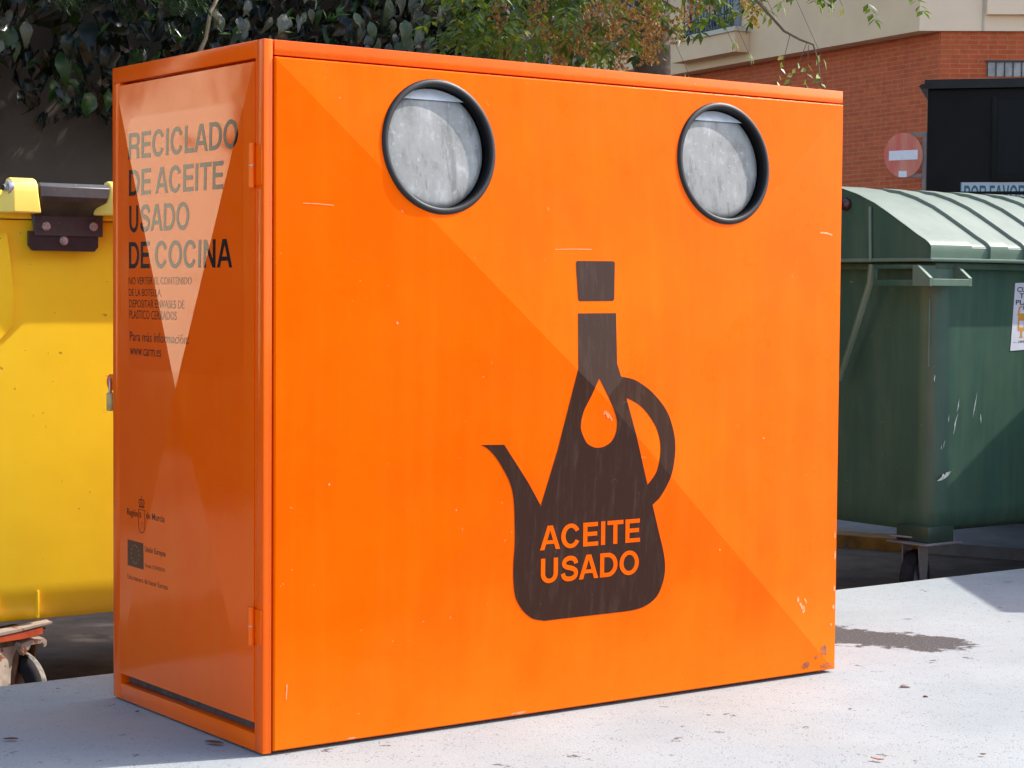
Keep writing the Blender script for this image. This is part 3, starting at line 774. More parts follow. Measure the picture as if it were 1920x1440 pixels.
# caster pocket bosses and rim
mb = MB(); mb.box(.012, .017, 1.398, 1.412, .068, .135, .002); ybuild(mb, 'rib', YELLOW)
mb = MB(); mb.box(.118, .123, 1.396, 1.412, .070, .140, .002); ybuild(mb, 'rib', YELLOW)
mb = MB(); mb.box(-.06, 1.18, 1.363, 2.45, 1.088, 1.108, .006); ybuild(mb, 'body_rim', YELLOW)
# lid over the rim, its edge reaching out above the face
mb = MB(); prof = [(1.3325, 1.116), (1.3325, 1.142), (1.40, 1.160), (1.7, 1.172), (2.1, 1.172), (2.40, 1.160), (2.46, 1.142), (2.46, 1.116)]
mb.prism(prof, lambda u, v, k: (-.075+1.275*k, u, v)); ybuild(mb, 'lid', YELLOW, angle=30)
# hinge knuckles (yellow) with an axle end, black bar between
for x0, x1 in ((.012, .078), (.274, .36)):
    mb = MB()
    poly = [(1.284, 1.100), (1.284, 1.152), (1.288, 1.170), (1.298, 1.182), (1.314, 1.187), (1.332, 1.184), (1.3315, 1.100)]
    mb.prism(poly, lambda u, v, k: (x0+(x1-x0)*k+(.007*(1.15-v)/.05 if k == 1 and v < 1.17 else 0)-(.035*(u-1.284)/.05 if k == 0 and v < 1.12 else 0), u, v))
    kb = ybuild(mb, 'hinge_block', YELLOW_L, angle=50)
    bev = kb.modifiers.new('edge', 'BEVEL'); bev.width = .006; bev.segments = 3; bev.limit_method = 'ANGLE'
    if x0 < .1:
        pass
        mb = MB(); mb.lathe([(.0, -.012), (.0085, -.012), (.0085, -.003), (.0170, -.003), (.0185, .002), (.0185, .010)], yc_inv @ Vector((.006, 1.304, 1.161)), (1, 0, 0), 28)
        mb.build('axle_end', ZINC, yc, True, 40)
        mb = MB(); mb.lathe([(.0, 0), (.0075, 0), (.0075, .004)], yc_inv @ Vector((-.0075, 1.304, 1.161)), (1, 0, 0), 20); mb.build('axle_bore', BLACKIN, yc, True, 40)
mb = MB()
sec = [(1.300, 1.177), (1.290, 1.167), (1.288, 1.142), (1.295, 1.132), (1.322, 1.118), (1.345, 1.100), (1.352, 1.096), (1.352, 1.046), (1.358, 1.046), (1.358, 1.114), (1.331, 1.128), (1.331, 1.177)]
mb.prism(sec, lambda u, v, k: ((.0855 if v > 1.11 else .0955) if k == 0 else (.2715 if v > 1.145 else .264 if v > 1.11 else .280), u, v))
bar = ybuild(mb, 'hinge_bar', BLACKMETAL, angle=25)
bv = bar.modifiers.new('edge', 'BEVEL'); bv.width = .0015; bv.segments = 2; bv.limit_method = 'ANGLE'
mb = MB(); mb.prism(sec, lambda u, v, k: (.372 if k == 0 else 1.12, u, v)); ybuild(mb, 'hinge_bar', BLACKMETAL, angle=25)  # hidden bar added so its shade runs across the yellow face
mb = MB(); poly = [(.081, 1.058), (.081, 1.022), (.092, 1.0085), (.258, 1.0085), (.2685, 1.020), (.2685, 1.058)]
mb.prism(poly, lambda u, v, k: (u, 1.3555+.010*k, v)); plate = ybuild(mb, 'hinge_plate', BLACKPLATE, angle=20)
for bx, bz, by in ((.126, 1.070, 1.352), (.254, 1.072, 1.352), (.1745, 1.0345, 1.3555)):
    mb = MB(); o = yc_inv @ Vector((bx, by, bz))
    mb.lathe([(.0, -.0085), (.0045, -.0085), (.0050, -.0080)], o, (0, 1, 0), 6)
    mb.lathe([(.0, -.0080), (.0082, -.0080), (.0090, -.0065), (.0090, -.0015)], o, (0, 1, 0), 6)
    mb.lathe([(.0112, -.0018), (.0112, .0005)], o, (0, 1, 0), 20); mb.lathe([(.0, -.0018), (.0112, -.0018)], o, (0, 1, 0), 20)
    mb.build('bolt', ZINC, bar if bz > 1.05 else plate, True, 30)
# caster with pale fork plate, orange band
def local(p): return tuple(yc_inv @ Vector(p))
fo, T = caster(yc, local((.083, 1.475, -.118)), 28, .100, .13, CASTER_RU, .050, True)
mb = MB(); mb.prism([(-.075, -.10), (.016, -.10), (.020, -.02), (.028, .020), (.045, .045), (.045, .048), (-.075, .048)], lambda u, v, k: local((.030+u*.9, 1.395+u*.35+.006*k, v-.045)))
mb.build('fork_plate', CASTER_PL, yc, False)
mb = MB(); mb.prism([(-.03, .022), (-.03, .037), (.055, .045), (.105, .052), (.105, .034), (.05, .026)], lambda u, v, k: local((u+.02, 1.392+.03*k-(.012 if k == 0 else 0), v-.003)))
mb.build('orange_band', ORANGE_BAND, yc, False)
mb = MB(); mb.prism([(-.03, .038), (-.03, .046), (.05, .054), (.13, .064), (.13, .060), (.05, .047)], lambda u, v, k: local((u+.02, 1.378+.05*k, v-.003)))
mb.build('mounting_rim', CASTER_PL, yc, False)
mb = MB(); mb.prism([(.0, .0), (.004, .012), (.03, .018), (.066, .020), (.073, .014), (.073, .002), (.066, -.004), (.064, .008), (.03, .006), (.024, -.006), (.010, -.020)], lambda u, v, k: local((.067+u, 1.39+.035*k, v-.002)))
mb.build('fender', CASTER_PL, yc, False)
caster(yc, local((1.02, 1.48, -.118)), -20, .100, .13, CASTER_GR)
caster(yc, local((.08, 2.28, -.118)), 20, .100, .13, CASTER_GR)
caster(yc, local((1.02, 2.28, -.118)), 60, .100, .13, CASTER_GR)

# ------------------------------------------------------------------ green container
gc = empty('green_container', (4.0, 1.85, ZR), 'dark green wheeled waste container with faded ribbed dome lid right of the orange container', 'waste container')
G0 = Matrix.Translation((-4.0, -1.85, -ZR))
def gl(p): return tuple(G0 @ Vector(p))
def gbuild(mb, name, mat, parent=None, smooth=True, angle=35):
    mb.v = [gl(v) for v in mb.v]; return mb.build(name, mat, parent or gc, smooth, angle)
GX0, GX1 = 3.41, 5.16
mb = MB()
def gsec(dx, y0, y1, r_): return rrect(GX0+dx, GX1-dx, y0, y1, r_, 7)
loft(mb, [(gsec(.062, 1.42, 2.22, .06), .070), (gsec(.050, 1.392, 2.25, .08), .095), (gsec(.047, 1.386, 2.255, .085), .15), (gsec(.035, 1.378, 2.265, .085), .60), (gsec(.022, 1.370, 2.275, .08), .955), (gsec(.020, 1.368, 2.276, .08), 1.004)])
gbody = gbuild(mb, 'body', GREEN, angle=50)
# lid: end walls, ribbed dome, rolled front lip
LX0, LX1 = 3.332, 5.23
prof = [(1.306, 1.042), (1.3055, 1.074), (1.309, 1.086), (1.318, 1.095), (1.333, 1.105), (1.370, 1.124), (1.42, 1.153), (1.51, 1.204), (1.574, 1.238), (1.66, 1.273), (1.741, 1.297), (1.83, 1.309), (1.90, 1.309), (1.99, 1.297), (2.08, 1.262), (2.18, 1.205), (2.27, 1.145), (2.335, 1.097), (2.35, 1.085)]
stn = [(LX0, 0), (3.543, 0), (3.549, -.011), (3.641, -.011), (3.6412, 0), (3.735, 0), (3.741, -.011), (3.830, -.011), (3.8302, 0), (3.925, 0), (3.931, -.011), (4.020, -.011), (4.0202, 0), (4.115, 0), (4.121, -.011), (4.21, -.011), (4.2102, 0), (4.305, 0), (4.311, -.011), (4.40, -.011), (4.4002, 0), (4.495, 0), (4.501, -.011), (4.59, -.011), (4.5902, 0), (4.685, 0), (4.691, -.011), (4.78, -.011), (4.7802, 0), (LX1, 0)]
def lid_sheet(prof):
    mb = MB(); n = len(prof); vs = []
    for x, d in stn:
        for i, (y, z) in enumerate(prof):
            a = prof[max(i-1, 0)]; b_ = prof[min(i+1, n-1)]; L = math.hypot(b_[0]-a[0], b_[1]-a[1])
            ny, nz = -(b_[1]-a[1])/L, (b_[0]-a[0])/L
            vs.append((x, y+ny*d, z+nz*d))
    return mb.add(vs, [[i*n+k, i*n+k+1, (i+1)*n+k+1, (i+1)*n+k] for i in range(len(stn)-1) for k in range(n-1)])
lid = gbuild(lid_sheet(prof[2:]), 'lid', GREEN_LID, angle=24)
gbuild(lid_sheet([(1.3075, 1.0395), (1.3065, 1.060), (1.3065, 1.078), (1.3085, 1.0857)]), 'lid_front_edge', GREEN_RIM, lid, True, 20)  # lip greener and darker than the lid to stand for its grazing light
for x, k in ((LX0+.004, 0), (LX1-.004, 1)):
    lid_in = MB(); lid_in.prism([(1.312, 1.042)]+[(y, z-.003) for y, z in prof[2:]]+[(2.345, 1.042)], lambda u, v, kk, x=x, k=k: (x+.010*kk*(1 if k == 0 else -1), u, v))
    gbuild(lid_in, 'lid_end_wall', GREEN, lid, False)
mb = MB(); mb.box(LX0-.004, LX1+.004, 1.300, 2.36, 1.028, 1.041, .004); gbuild(mb, 'lid_flange', GREEN_RIM, lid)
mb = MB(); mb.box(GX0-.02, GX1+.02, 1.335, 2.31, 1.0025, 1.026, .004); gbuild(mb, 'body_rim', GREEN)
mb = MB(); mb.tube([(3.326, 1.585, 1.03), (3.326, 1.592, 1.225)], .006, 8); gbuild(mb, 'end_rib', GREEN_RIM, lid)
# front corner handle: open frame standing out from the corner
mb = MB()
armp = [(1.345, 1.016), (1.325, 1.016), (1.266, .972), (1.266, .944), (1.345, .944)]
for xa in (3.284, 3.484): mb.prism(armp, lambda u, v, k, xa=xa: (xa+.015*k, u, v))
mb.box(3.2992, 3.4838, 1.2655, 1.274, .944, .9685, .0015)
mb.box(3.2992, 3.4838, 1.337, 1.346, .944, 1.016, .0015)
gbuild(mb, 'handle', GREEN_RIM, None, False)
mb = MB(); mb.box(3.318, 3.330, 1.346, 1.56, .944, .965, .002); mb.box(3.318, 3.330, 1.346, 1.56, 1.004, 1.018, .002); mb.box(3.318, 3.330, 1.346, 1.362, .9652, 1.0038, .0015); mb.box(3.318, 3.330, 1.545, 1.56, .9652, 1.0038, .0015); mb.box(3.3302, 3.44, 1.346, 1.38, .946, 1.016, .002); gbuild(mb, 'corner_bracket', GREEN)
# lid arm running down the short side
mb = MB(); mb.tube([(3.352, 1.600, 1.02), (3.350, 1.606, .955), (3.37, 1.70, .77), (3.39, 1.79, .60)], [.014, .014, .013, .012], 8); gbuild(mb, 'lid_arm', GREEN_RIM)
mb = MB(); mb.lathe([(0, -.020), (.012, -.018), (.021, -.008), (.024, .004), (.018, .02)], (3.325, 1.712, 1.237), (1, 0, 0), 20); gbuild(mb, 'lid_knob', REDKNOB, lid)
# corner seam strip and caster housing
mb = MB(); mb.box(3.428, 3.4325, 1.396, 1.400, .66, .90, .001); gbuild(mb, 'corner_strip', GREEN_RIM)
mb = MB(); mb.box(3.432, 3.565, 1.385, 1.54, .034, .092, .006); gbuild(mb, 'caster_housing', GREEN_DK)
mb = MB(); mb.box(3.400, 3.595, 1.372, 1.56, .026, .0335, .003); gbuild(mb, 'caster_plate', CASTER_GR)
for lx, ly, tr_ in ((3.480, 1.49, -68), (5.05, 1.48, -25), (3.55, 2.12, 30), (5.06, 2.14, 10)):
    caster(gc, gl((lx, ly, ZR+.110)), tr_, .110, .15, CASTER_GR)
# pale scrapes on the face
def gface_y(z): return 1.378+(.60-z)*(.010/.5) if z < .6 else 1.378-(z-.6)*.0225
def scrape(pts):
    m = MB(); tri = tessellate_polygon([[Vector((u, v, 0)) for u, v in pts]])
    m.add([(u, gface_y(v)-.0012, v) for u, v in pts], [list(t) for t in tri]); gbuild(m, 'scrape', SCRAPE, gbody, False)
for px, pz, l, wd, sl2, sd in ((3.567, .520, .045, .010, .25, 1), (3.556, .455, .075, .012, .30, 2), (3.520, .475, .028, .006, .1, 3), (3.487, .375, .020, .004, .1, 4), (3.655, .52, .09, .010, .2, 5), (3.69, .47, .035, .010, 0, 6), (3.50, .385, .03, .004, .3, 8), (3.44, .62, .025, .008, 0, 9)):
    rg2 = random.Random(sd)
    line = [(px+sl2*(t-.5)*l+rg2.uniform(-.002, .002), pz+(t-.5)*l) for t in (0, .25, .5, .75, 1)]
    w5 = [.12, .7, 1, .6, .1]; k_ = wd*.28
    scrape([(a-k_*q, b) for (a, b), q in zip(line, w5)]+[(a+k_*q, b) for (a, b), q in list(zip(line, w5))[::-1]])
scrape([(u+.03, v) for u, v in ((3.44, .255), (3.462, .268), (3.470, .280), (3.478, .274), (3.485, .283), (3.512, .287), (3.498, .272), (3.480, .262), (3.46, .256))])
# paper notice on the face
def gdecal(polys, fonts, lay):
    bm = decal_bm(polys, fonts)
    for v in bm.verts: v.co = Vector((v.co.x-.012, gface_y(v.co.y)-.001-.0006*lay, v.co.y))
    m = MB(); m.bm(bm); return m
nt0 = [(3.862, .958), (4.098, .965), (4.090, .722), (3.848, .712), (3.850, .735), (3.855, .83)]
pap = gbuild(gdecal([(nt0, [])], [], 1), 'paper_notice', PAPER, gbody, False)
gbuild(gdecal([], [font_polys('CUIDA', 3.873, 3.990, .926, .018, .02), font_polys('TUS', 3.888, 3.955, .904, .017, .02), font_polys('PLAYAS', 3.868, 4.010, .880, .017, .02), font_polys('... ¡es tuya!', 3.862, 3.99, .742, .011, .01)], 2), 'lettering', INKP, pap, False)
gbuild(gdecal([([(3.884, .792), (3.888, .784), (3.920, .784), (3.925, .792), (3.928, .838), (3.933, .840), (3.933, .848), (3.880, .848), (3.880, .840), (3.884, .838)], [[(3.892, .797), (3.918, .797), (3.918, .822), (3.892, .822)]]),
        ([(3.900, .7835), (3.910, .7835), (3.910, .763), (3.920, .760), (3.890, .760), (3.900, .763)], []), (band([(3.886, .8485), (3.890, .868), (3.903, .876)], .004), [])], [], 2), 'bin_drawing', YPRINT, pap, False)
gbuild(gdecal([(blob(3.915, .869, .010, .010, seed=5), [])], [], 3), 'drawn_rag', BPRINT, pap, False)

def copy_tree(o, parent=None):
    c = o.copy(); col.objects.link(c); c.parent = parent
    for ch in list(o.children): copy_tree(ch, c)
    return c
gc['group'] = 'green wheeled containers in a row'
gc2 = copy_tree(gc); gc2.location.x += 1.95; gc2.location.y += .02  # unseen copy added to keep the sun off the road behind
gc2['label'] = 'unseen second green wheeled container added at the right to block sun from the road'

# ------------------------------------------------------------------ black container behind
bd = Vector((math.sin(R(141)), math.cos(R(141)), 0)); bn = Vector((-bd.y, bd.x, 0))  # along the face, away from the camera
if bn.y < 0: bn = -bn
B0 = Vector((5.328, 3.150, -.172))
bc = empty('black_container', B0, 'tall matt black collection container with dark hatch standing behind the green container', 'recycling container')
bc.rotation_euler = (0, 0, math.atan2(bd.y, bd.x))
# local: x along the face, y away, z up
mb = MB()
mb.box(0, 1.5, 0, .9, 0, 2.0605, .006)
mb.build('body', BLACKBOX, bc, True, 35)
mb = MB()
mb.prism([(-.028, 2.062), (-.040, 2.074), (-.028, 2.084), (-.014, 2.084), (-.012, 2.104), (1.515, 2.104), (1.53, 2.062)], lambda u, v, k: (u, -.025+.95*k, v))
mb.build('roof', simple('charcoal roof edge', (.016, .015, .016), .6, var=.2, spec=.3), bc, False)
mb = MB(); mb.box(.325, 1.20, -.006, .004, 1.655, 2.005, 0); mb.build('hatch', BLACKIN, bc, False)
mb = MB(); mb.box(.300, .3245, -.014, .004, 1.62, 2.02, .002); mb.box(.3247, 1.2, -.014, .004, 1.62, 1.6545, .002); mb.box(1.2003, 1.225, -.014, .004, 1.62, 2.02, .002); mb.build('hatch_frame', BLACKBOX, bc, True)
mb = MB(); mb.box(.02, 1.48, -.008, .004, 1.56, 1.575, .002); mb.build('seam', BLACKBOX, bc, True)
lab = MB(); lab.box(.165, .82, -.005, .003, 1.50, 1.625 if False else 1.618, .001)
lo = lab.build('label_panel', simple('pale lilac label', (.52, .50, .56), .5, var=.05), bc, False)
edge = MB(); edge.box(.160, .1648, -.0055, .003, 1.50, 1.619, 0); edge.build('label_edge', INKTEAL, lo, False)
bm = decal_bm(word('POR FAVOR CIERRE', .178, .655, 1.530, 1.603, .22))
for v in bm.verts: v.co = Vector((v.co.x, -.0056, v.co.y))
mb = MB(); mb.bm(bm); mb.build('lettering', INKTEAL, lo)

# ------------------------------------------------------------------ building across the street
Pb = Vector((18.547, 15.344, 0))
d1 = Vector((math.sin(R(9.2)), math.cos(R(9.2)), 0)); d2 = Vector((math.sin(R(128)), math.cos(R(128)), 0))
n1 = Vector((-d1.y, d1.x, 0)); n2 = Vector((-d2.y, d2.x, 0))
if n1.x > 0: n1 = -n1
if n2.y > 0: n2 = -n2
bl = empty('apartment_building', Pb, 'beige plastered apartment building over a red brick ground floor, seen beyond the containers', 'building')
def bv(p): return tuple(Vector(p)-Pb)
def facade(mb, P, Q, z0, z1):
    L = (Q-P).length
    mb.add([bv((P.x, P.y, z0)), bv((Q.x, Q.y, z0)), bv((Q.x, Q.y, z1)), bv((P.x, P.y, z1))], [[0, 1, 2, 3]], [[(0, z0), (L, z0), (L, z1), (0, z1)]])
def poly_z(mb, pts, z): mb.add([bv((p.x, p.y, z)) for p in pts], [list(range(len(pts)))], [[(p.x, p.y) for p in pts]])
ZS = 4.468
up_pts = [Pb+d1*30, Pb, Pb+d2*14, Pb+d2*14-n2*12, Pb+d1*30-n1*12]
mb = MB()
facade(mb, up_pts[0], up_pts[1], ZS, 13)
for i in (2, 3, 4): facade(mb, up_pts[i], up_pts[(i+1) % 5], ZS, 13)
poly_z(mb, up_pts, ZS); poly_z(mb, up_pts, 13)
mb.build('upper_wall', PLASTER, bl)
mb = MB(); facade(mb, up_pts[1], up_pts[2], ZS, 13); mb.build('corner_wall', PLASTER_LIT, bl)
inset = .36
Pk = Vector((18.81, 15.19, 0))
gp = [Pk+d1*30, Pk, Pk+d2*14, Pk+d2*14-n2*11, Pk+d1*30-n1*11]
mb = MB()
for i in range(5): facade(mb, gp[i], gp[(i+1) % 5], -.3, ZS-.003)
mb.build('brick_wall', BRICK, bl)
def fbox(mb, P, d, n, s0, s1, o0, o1, z0, z1):
    q = [P+d*s+n*o for s, o in ((s0, o0), (s1, o0), (s1, o1), (s0, o1))]
    mb.add([bv((p.x, p.y, z0)) for p in q]+[bv((p.x, p.y, z1)) for p in q], BF, [[(0, 0)]*4]*6)
# windows on the long facade with iron grilles over projecting sills
def window(s0, s1, z0, z1, bz0, bs0, bs1):
    m = MB(); fbox(m, Pb, d1, n1, s0, s1, .004, .03, z0, z1); wo_ = m.build('window', PANE, bl)
    m = MB(); fbox(m, Pb, d1, n1, s0-.06, s0-.002, .004, .06, z0, z1); fbox(m, Pb, d1, n1, s1+.002, s1+.06, .004, .06, z0, z1)
    fbox(m, Pb, d1, n1, (s0+s1)/2-.03, (s0+s1)/2+.03, .034, .05, z0, z1); m.build('frame', simple('grey window frame', (.22, .22, .24), .5), wo_)
    m = MB(); k = 9
    for i in range(k):
        s = s0+.02+(s1-s0-.04)*i/(k-1); m.tube([bv((Pb+d1*s+n1*.16).to_tuple()[:2]+(z0+.01,)), bv((Pb+d1*s+n1*.16).to_tuple()[:2]+(z1,))], .012, 6)
        if i < k-1:
            cs = s+(s1-s0-.04)/(k-1)/2; cpt = Pb+d1*cs+n1*.16
            m.tube([bv((cpt.x+d1.x*.05*math.cos(R(t)), cpt.y+d1.y*.05*math.cos(R(t)), z0+.14+.07*math.sin(R(t)))) for t in range(0, 361, 40)], .009, 5, False)
    for zz in (z0+.05, z0+.25, z0+.95):
        a = Pb+d1*(s0-.02)+n1*.16; b_ = Pb+d1*(s1+.02)+n1*.16
        m.tube([bv((a.x, a.y, zz)), bv((b_.x, b_.y, zz))], .014, 6)
    m.build('grille', GRILLE, wo_)
    m = MB(); fbox(m, Pb, d1, n1, bs0, bs1, .003, .26, bz0, z0-.075); m.build('window_box', PLASTER, bl)
    m = MB(); fbox(m, Pb, d1, n1, bs0-.04, bs1+.04, .003, .30, z0-.074, z0-.003); m.build('sill', SOFFIT, bl)
window(4.42, 5.80, 4.985, 6.9, 4.60, 4.14, 6.0)
window(6.95, 9.2, 4.985, 6.9, 4.62, 6.68, 9.4)
window(10.6, 12.2, 4.985, 6.9, 4.62, 10.4, 12.4)
# projecting panel and glass-brick vent on the corner
mb = MB(); fbox(mb, Pb, d2, n2, .89, 3.2, .003, .10, 4.68, 5.6); mb.build('wall_panel', PLASTER_LIT, bl)
mb = MB(); fbox(mb, Pb, d2, n2, .84, .866, .002, .012, ZS+.002, 7); mb.build('downpipe', SOFFIT, bl)
mb = MB(); fbox(mb, Pk, d2, n2, .62, 2.0, -.02, .012, 3.86, 4.05); vo = mb.build('vent', simple('grey glass brick', (.30, .27, .24), .3, var=.3, scale=9), bl)
mb = MB()
for i in range(12): fbox(mb, Pk, d2, n2, .62+i*.115, .632+i*.115, .0125, .03, 3.86, 4.05)
fbox(mb, Pk, d2, n2, .60, 2.02, .0125, .032, 4.052, 4.075); mb.build('vent_bars', GRILLE, vo)

# no-entry sign by the brick wall
sP = Pk+d1*.34+n1*.345
sx = (d1*.6+Vector((-.35, .0, 0))).normalized()
ns = empty('no_entry_sign', (sP.x, sP.y, ZR), 'faded round no entry sign with white bar on a grey pole by the brick wall', 'road sign')
sd = Vector((-.62, -.78, 0)).normalized(); su = Vector((-sd.y, sd.x, 0))      # facing, across (screen right)
if su.x < 0: su = -su
def sp(u, v, k): q = su*u+sd*k; return (q.x, q.y, v-ZR)
zc = 2.80
mb = MB(); c_ = arc(0, zc, .262, .305, 0, 354, 59); mb.prism(c_, lambda u, v, k: sp(u, v, .02-.012*k)); mb.build('disc', SIGNRED, ns, False)
mb = MB(); mb.prism([(-.195, zc-.075), (.195, zc-.055), (.195, zc+.075), (-.195, zc+.055)], lambda u, v, k: sp(u, v, .024-.003*k)); mb.build('bar', SIGNWHITE, ns, False)
mb = MB(); mb.prism([(-.06, zc-.298), (.05, zc-.298), (.05, zc-.215), (-.06, zc-.215)], lambda u, v, k: sp(u, v, .0245-.003*k)); mb.build('sticker', SIGNWHITE, ns, False)
mb = MB(); mb.tube([sp(.30, ZR, -.03), sp(.30, 3.12, -.03)], .032, 10); mb.prism([(.10, zc+.26), (.30, zc+.26), (.30, zc+.31), (.10, zc+.31)], lambda u, v, k: sp(u, v, -.01-.02*k)); mb.prism([(.02, zc-.30), (.30, zc-.30), (.30, zc-.25), (.02, zc-.25)], lambda u, v, k: sp(u, v, -.01-.02*k)); mb.build('pole', GALV, ns, True)

# ------------------------------------------------------------------ wall and vegetation on the left
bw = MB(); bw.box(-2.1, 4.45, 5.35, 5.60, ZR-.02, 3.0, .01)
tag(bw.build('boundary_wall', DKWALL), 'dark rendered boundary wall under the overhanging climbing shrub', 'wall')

# leaf makers -------------------------------------------------
def big_leaf(mb, pos, dirv, nrm, L, Wd, tint, fold=.25, curl=.3, seg=4):
    d = dirv.normalized(); n = (nrm-d*nrm.dot(d)).normalized(); s = d.cross(n)
    vs = []; wv = [.0, .72, 1.0, .78, .40, 0]
    nn = len(wv)-1; c = [0.0]*3
    rows = []
    for i in range(nn+1):
        t = i/nn
        ctr = pos+d*(L*t)+n*(-curl*L*t*t)
        h = Wd*.5*wv[i]
        wob = random.uniform(-.16, .16)*Wd
        rows.append((ctr-s*h+n*(fold*h+wob), ctr, ctr+s*h+n*(fold*h-wob)))
    o = len(mb.v)
    for a, b_, c_ in rows: mb.v += [tuple(a), tuple(b_), tuple(c_)]
    for i in range(nn):
        for k in (0, 1):
            mb.f.append([o+i*3+k, o+i*3+k+1, o+(i+1)*3+k+1, o+(i+1)*3+k]); mb.uv.append(None); mb.tint.append(tint)
def leaflet(mb, pos, dirv, nrm, L, Wd, tint):
    d = dirv.normalized(); n = (nrm-d*nrm.dot(d)).normalized(); s = d.cross(n)
    o = len(mb.v)
    mb.v += [tuple(pos), tuple(pos+d*L*.45+s*Wd*.5+n*Wd*.12), tuple(pos+d*L), tuple(pos+d*L*.45-s*Wd*.5+n*Wd*.12)]
    mb.f.append([o, o+1, o+2, o+3]); mb.uv.append(None); mb.tint.append(tint)
def rnd_unit():
    while True:
        v = Vector((random.uniform(-1, 1), random.uniform(-1, 1), random.uniform(-1, 1)))
        if .05 < v.length < 1: return v.normalized()
def pinnate(mb, pos, dirv, L, tint, k=4, ls=.06, lw=.024, droop=.3):
    d = dirv.normalized(); side = d.cross(Vector((0, 0, 1)))
    side = side.normalized() if side.length > .1 else Vector((1, 0, 0))
    p = pos.copy()
    for i in range(k):
        d = (d+Vector((0, 0, -droop/k))).normalized(); p = p+d*(L/k)
        for sg in (-1, 1):
            ld = (d*.5+side*sg*.8+Vector((0, 0, -.25))+rnd_unit()*.25)
            leaflet(mb, p, ld, Vector((0, 0, 1))+rnd_unit()*.4, ls*random.uniform(.7, 1.15), lw*random.uniform(.8, 1.2), min(1, max(0, tint+random.uniform(-.12, .12))))
    leaflet(mb, p, d+rnd_unit()*.2, Vector((0, 0, 1))+rnd_unit()*.4, ls*1.1, lw, tint)

# climbing shrub hanging over the wall
hs = empty('climbing_shrub', (1.2, 5.2, ZR), 'dense dark climbing shrub with large drooping leaves hanging over the dark wall', 'shrub')
def hl(v): return v-Vector((1.2, 5.2, ZR))
rg = random.Random(21)
big = MB(); small = MB()
def low_edge(x):
    # lower edge of the curtain of leaves along the wall
    e = 1.80 + .10*math.sin(x*5.1)+.06*math.sin(x*13+1)
    if 1.62 < x < 1.98: e -= .10
    if x > 2.1: e -= .25
    return e
for i in range(8200):
    x = rg.uniform(-2.1, 4.50); z = rg.uniform(1.6, 3.3)
    if z < low_edge(x): continue
    y = rg.uniform(4.78, 5.40)-(.12 if z > 2.0 else 0)
    if x > 4.1 and rg.random() < (x-4.1)*1.6: continue
    L = rg.choice((.045, .06, .08, .10, .125))*rg.uniform(.8, 1.2)
    d = Vector((rg.uniform(-.8, .8), rg.uniform(-.55, .15), rg.uniform(-1.1, -.1)))
    nrm = Vector((rg.uniform(-1.2, 1.2), -1, rg.uniform(-.5, .9)))
    t = rg.random(); t = .1+.5*t if t < .80 else (.68+.1*rg.random() if t < .91 else .93)
    big_leaf(big, hl(Vector((x, y, z))), d, nrm, L, L*rg.uniform(.35, .68), t, rg.uniform(.1, .7), rg.uniform(.1, .8))
for x, y, z, L, nx in ((1.80, 4.83, 1.78, .115, .0), (1.90, 4.86, 1.80, .10, .4), (1.70, 4.86, 1.77, .07, -.3), (1.98, 4.88, 1.79, .09, .3), (1.43, 4.80, 2.03, .11, -.8), (1.66, 4.90, 1.83, .10, .2)):
    big_leaf(big, hl(Vector((x, y, z))), Vector((nx*.4-.1, -.25, -1)), Vector((nx*.3+.3, -1, .7)), L, L*.82, .74, .25, .35)
gloss = MB()
for cx, cy, cz in ((2.96, 4.42, 2.10), (3.18, 4.40, 2.12), (3.30, 4.42, 2.05), (3.12, 4.38, 2.24), (3.30, 4.38, 2.26), (3.98, 4.36, 2.24), (3.84, 4.38, 2.10), (4.08, 4.36, 2.14), (4.16, 4.34, 2.27), (2.30, 4.46, 2.13), (2.46, 4.44, 2.07), (2.62, 4.42, 2.20), (3.58, 4.42, 2.20), (3.66, 4.40, 2.08), (1.44, 4.80, 2.03)):
    for j in range(7):
        L = rg.uniform(.055, .12)
        up_ = rg.random() < .45
        nv = Vector((rg.uniform(-.15, .4), -.86, rg.uniform(.3, .75))) if up_ else Vector((rg.uniform(-.6, 1.2), -.8, rg.uniform(-.2, 1.2)))
        big_leaf(gloss, hl(Vector((cx+rg.uniform(-.09, .09), cy+rg.uniform(-.07, .07), cz+rg.uniform(-.08, .08)))), Vector((rg.uniform(-.6, .4), -.35, -1)), nv, L, L*rg.uniform(.45, .62), rg.choice((.3, .45, .6, .72, .84)), rg.uniform(.15, .4), rg.uniform(.2, .6))
gloss.build('sunlit_leaves', HEDGE_G, hs, True, 80, fix=False)
for j in range(150):
    cx = rg.uniform(1.5, 4.4); cz = rg.uniform(1.98, 2.55); cy = rg.uniform(4.55, 4.8)
    if rg.random() < .45: cx = rg.uniform(3.8, 4.45)
    for k in range(5):
        leaflet(small, hl(Vector((cx, cy, cz))), Vector((rg.uniform(-1, 1), rg.uniform(-.8, .2), rg.uniform(-.3, 1))), Vector((rg.uniform(-.5, .5), -.7, 1)), rg.uniform(.04, .075), rg.uniform(.016, .026), rg.random())
big.build('foliage', HEDGE_L, hs, True, 80, fix=False); small.build('small_leaves', HEDGE_S, hs, False, fix=False)
stm = MB()
for x0, x1, z0, z1 in ((4.06, 4.16, 1.95, 2.35), (3.86, 3.93, 1.98, 2.5), (3.87, 3.80, 2.02, 2.09), (2.2, 2.4, 1.9, 2.4)):
    stm.tube([tuple(hl(Vector((x0+(x1-x0)*t+.015*math.sin(t*9), 4.62, z0+(z1-z0)*t)))) for t in (0, .25, .5, .75, 1)], [.012, .009, .010, .007, .006], 6)
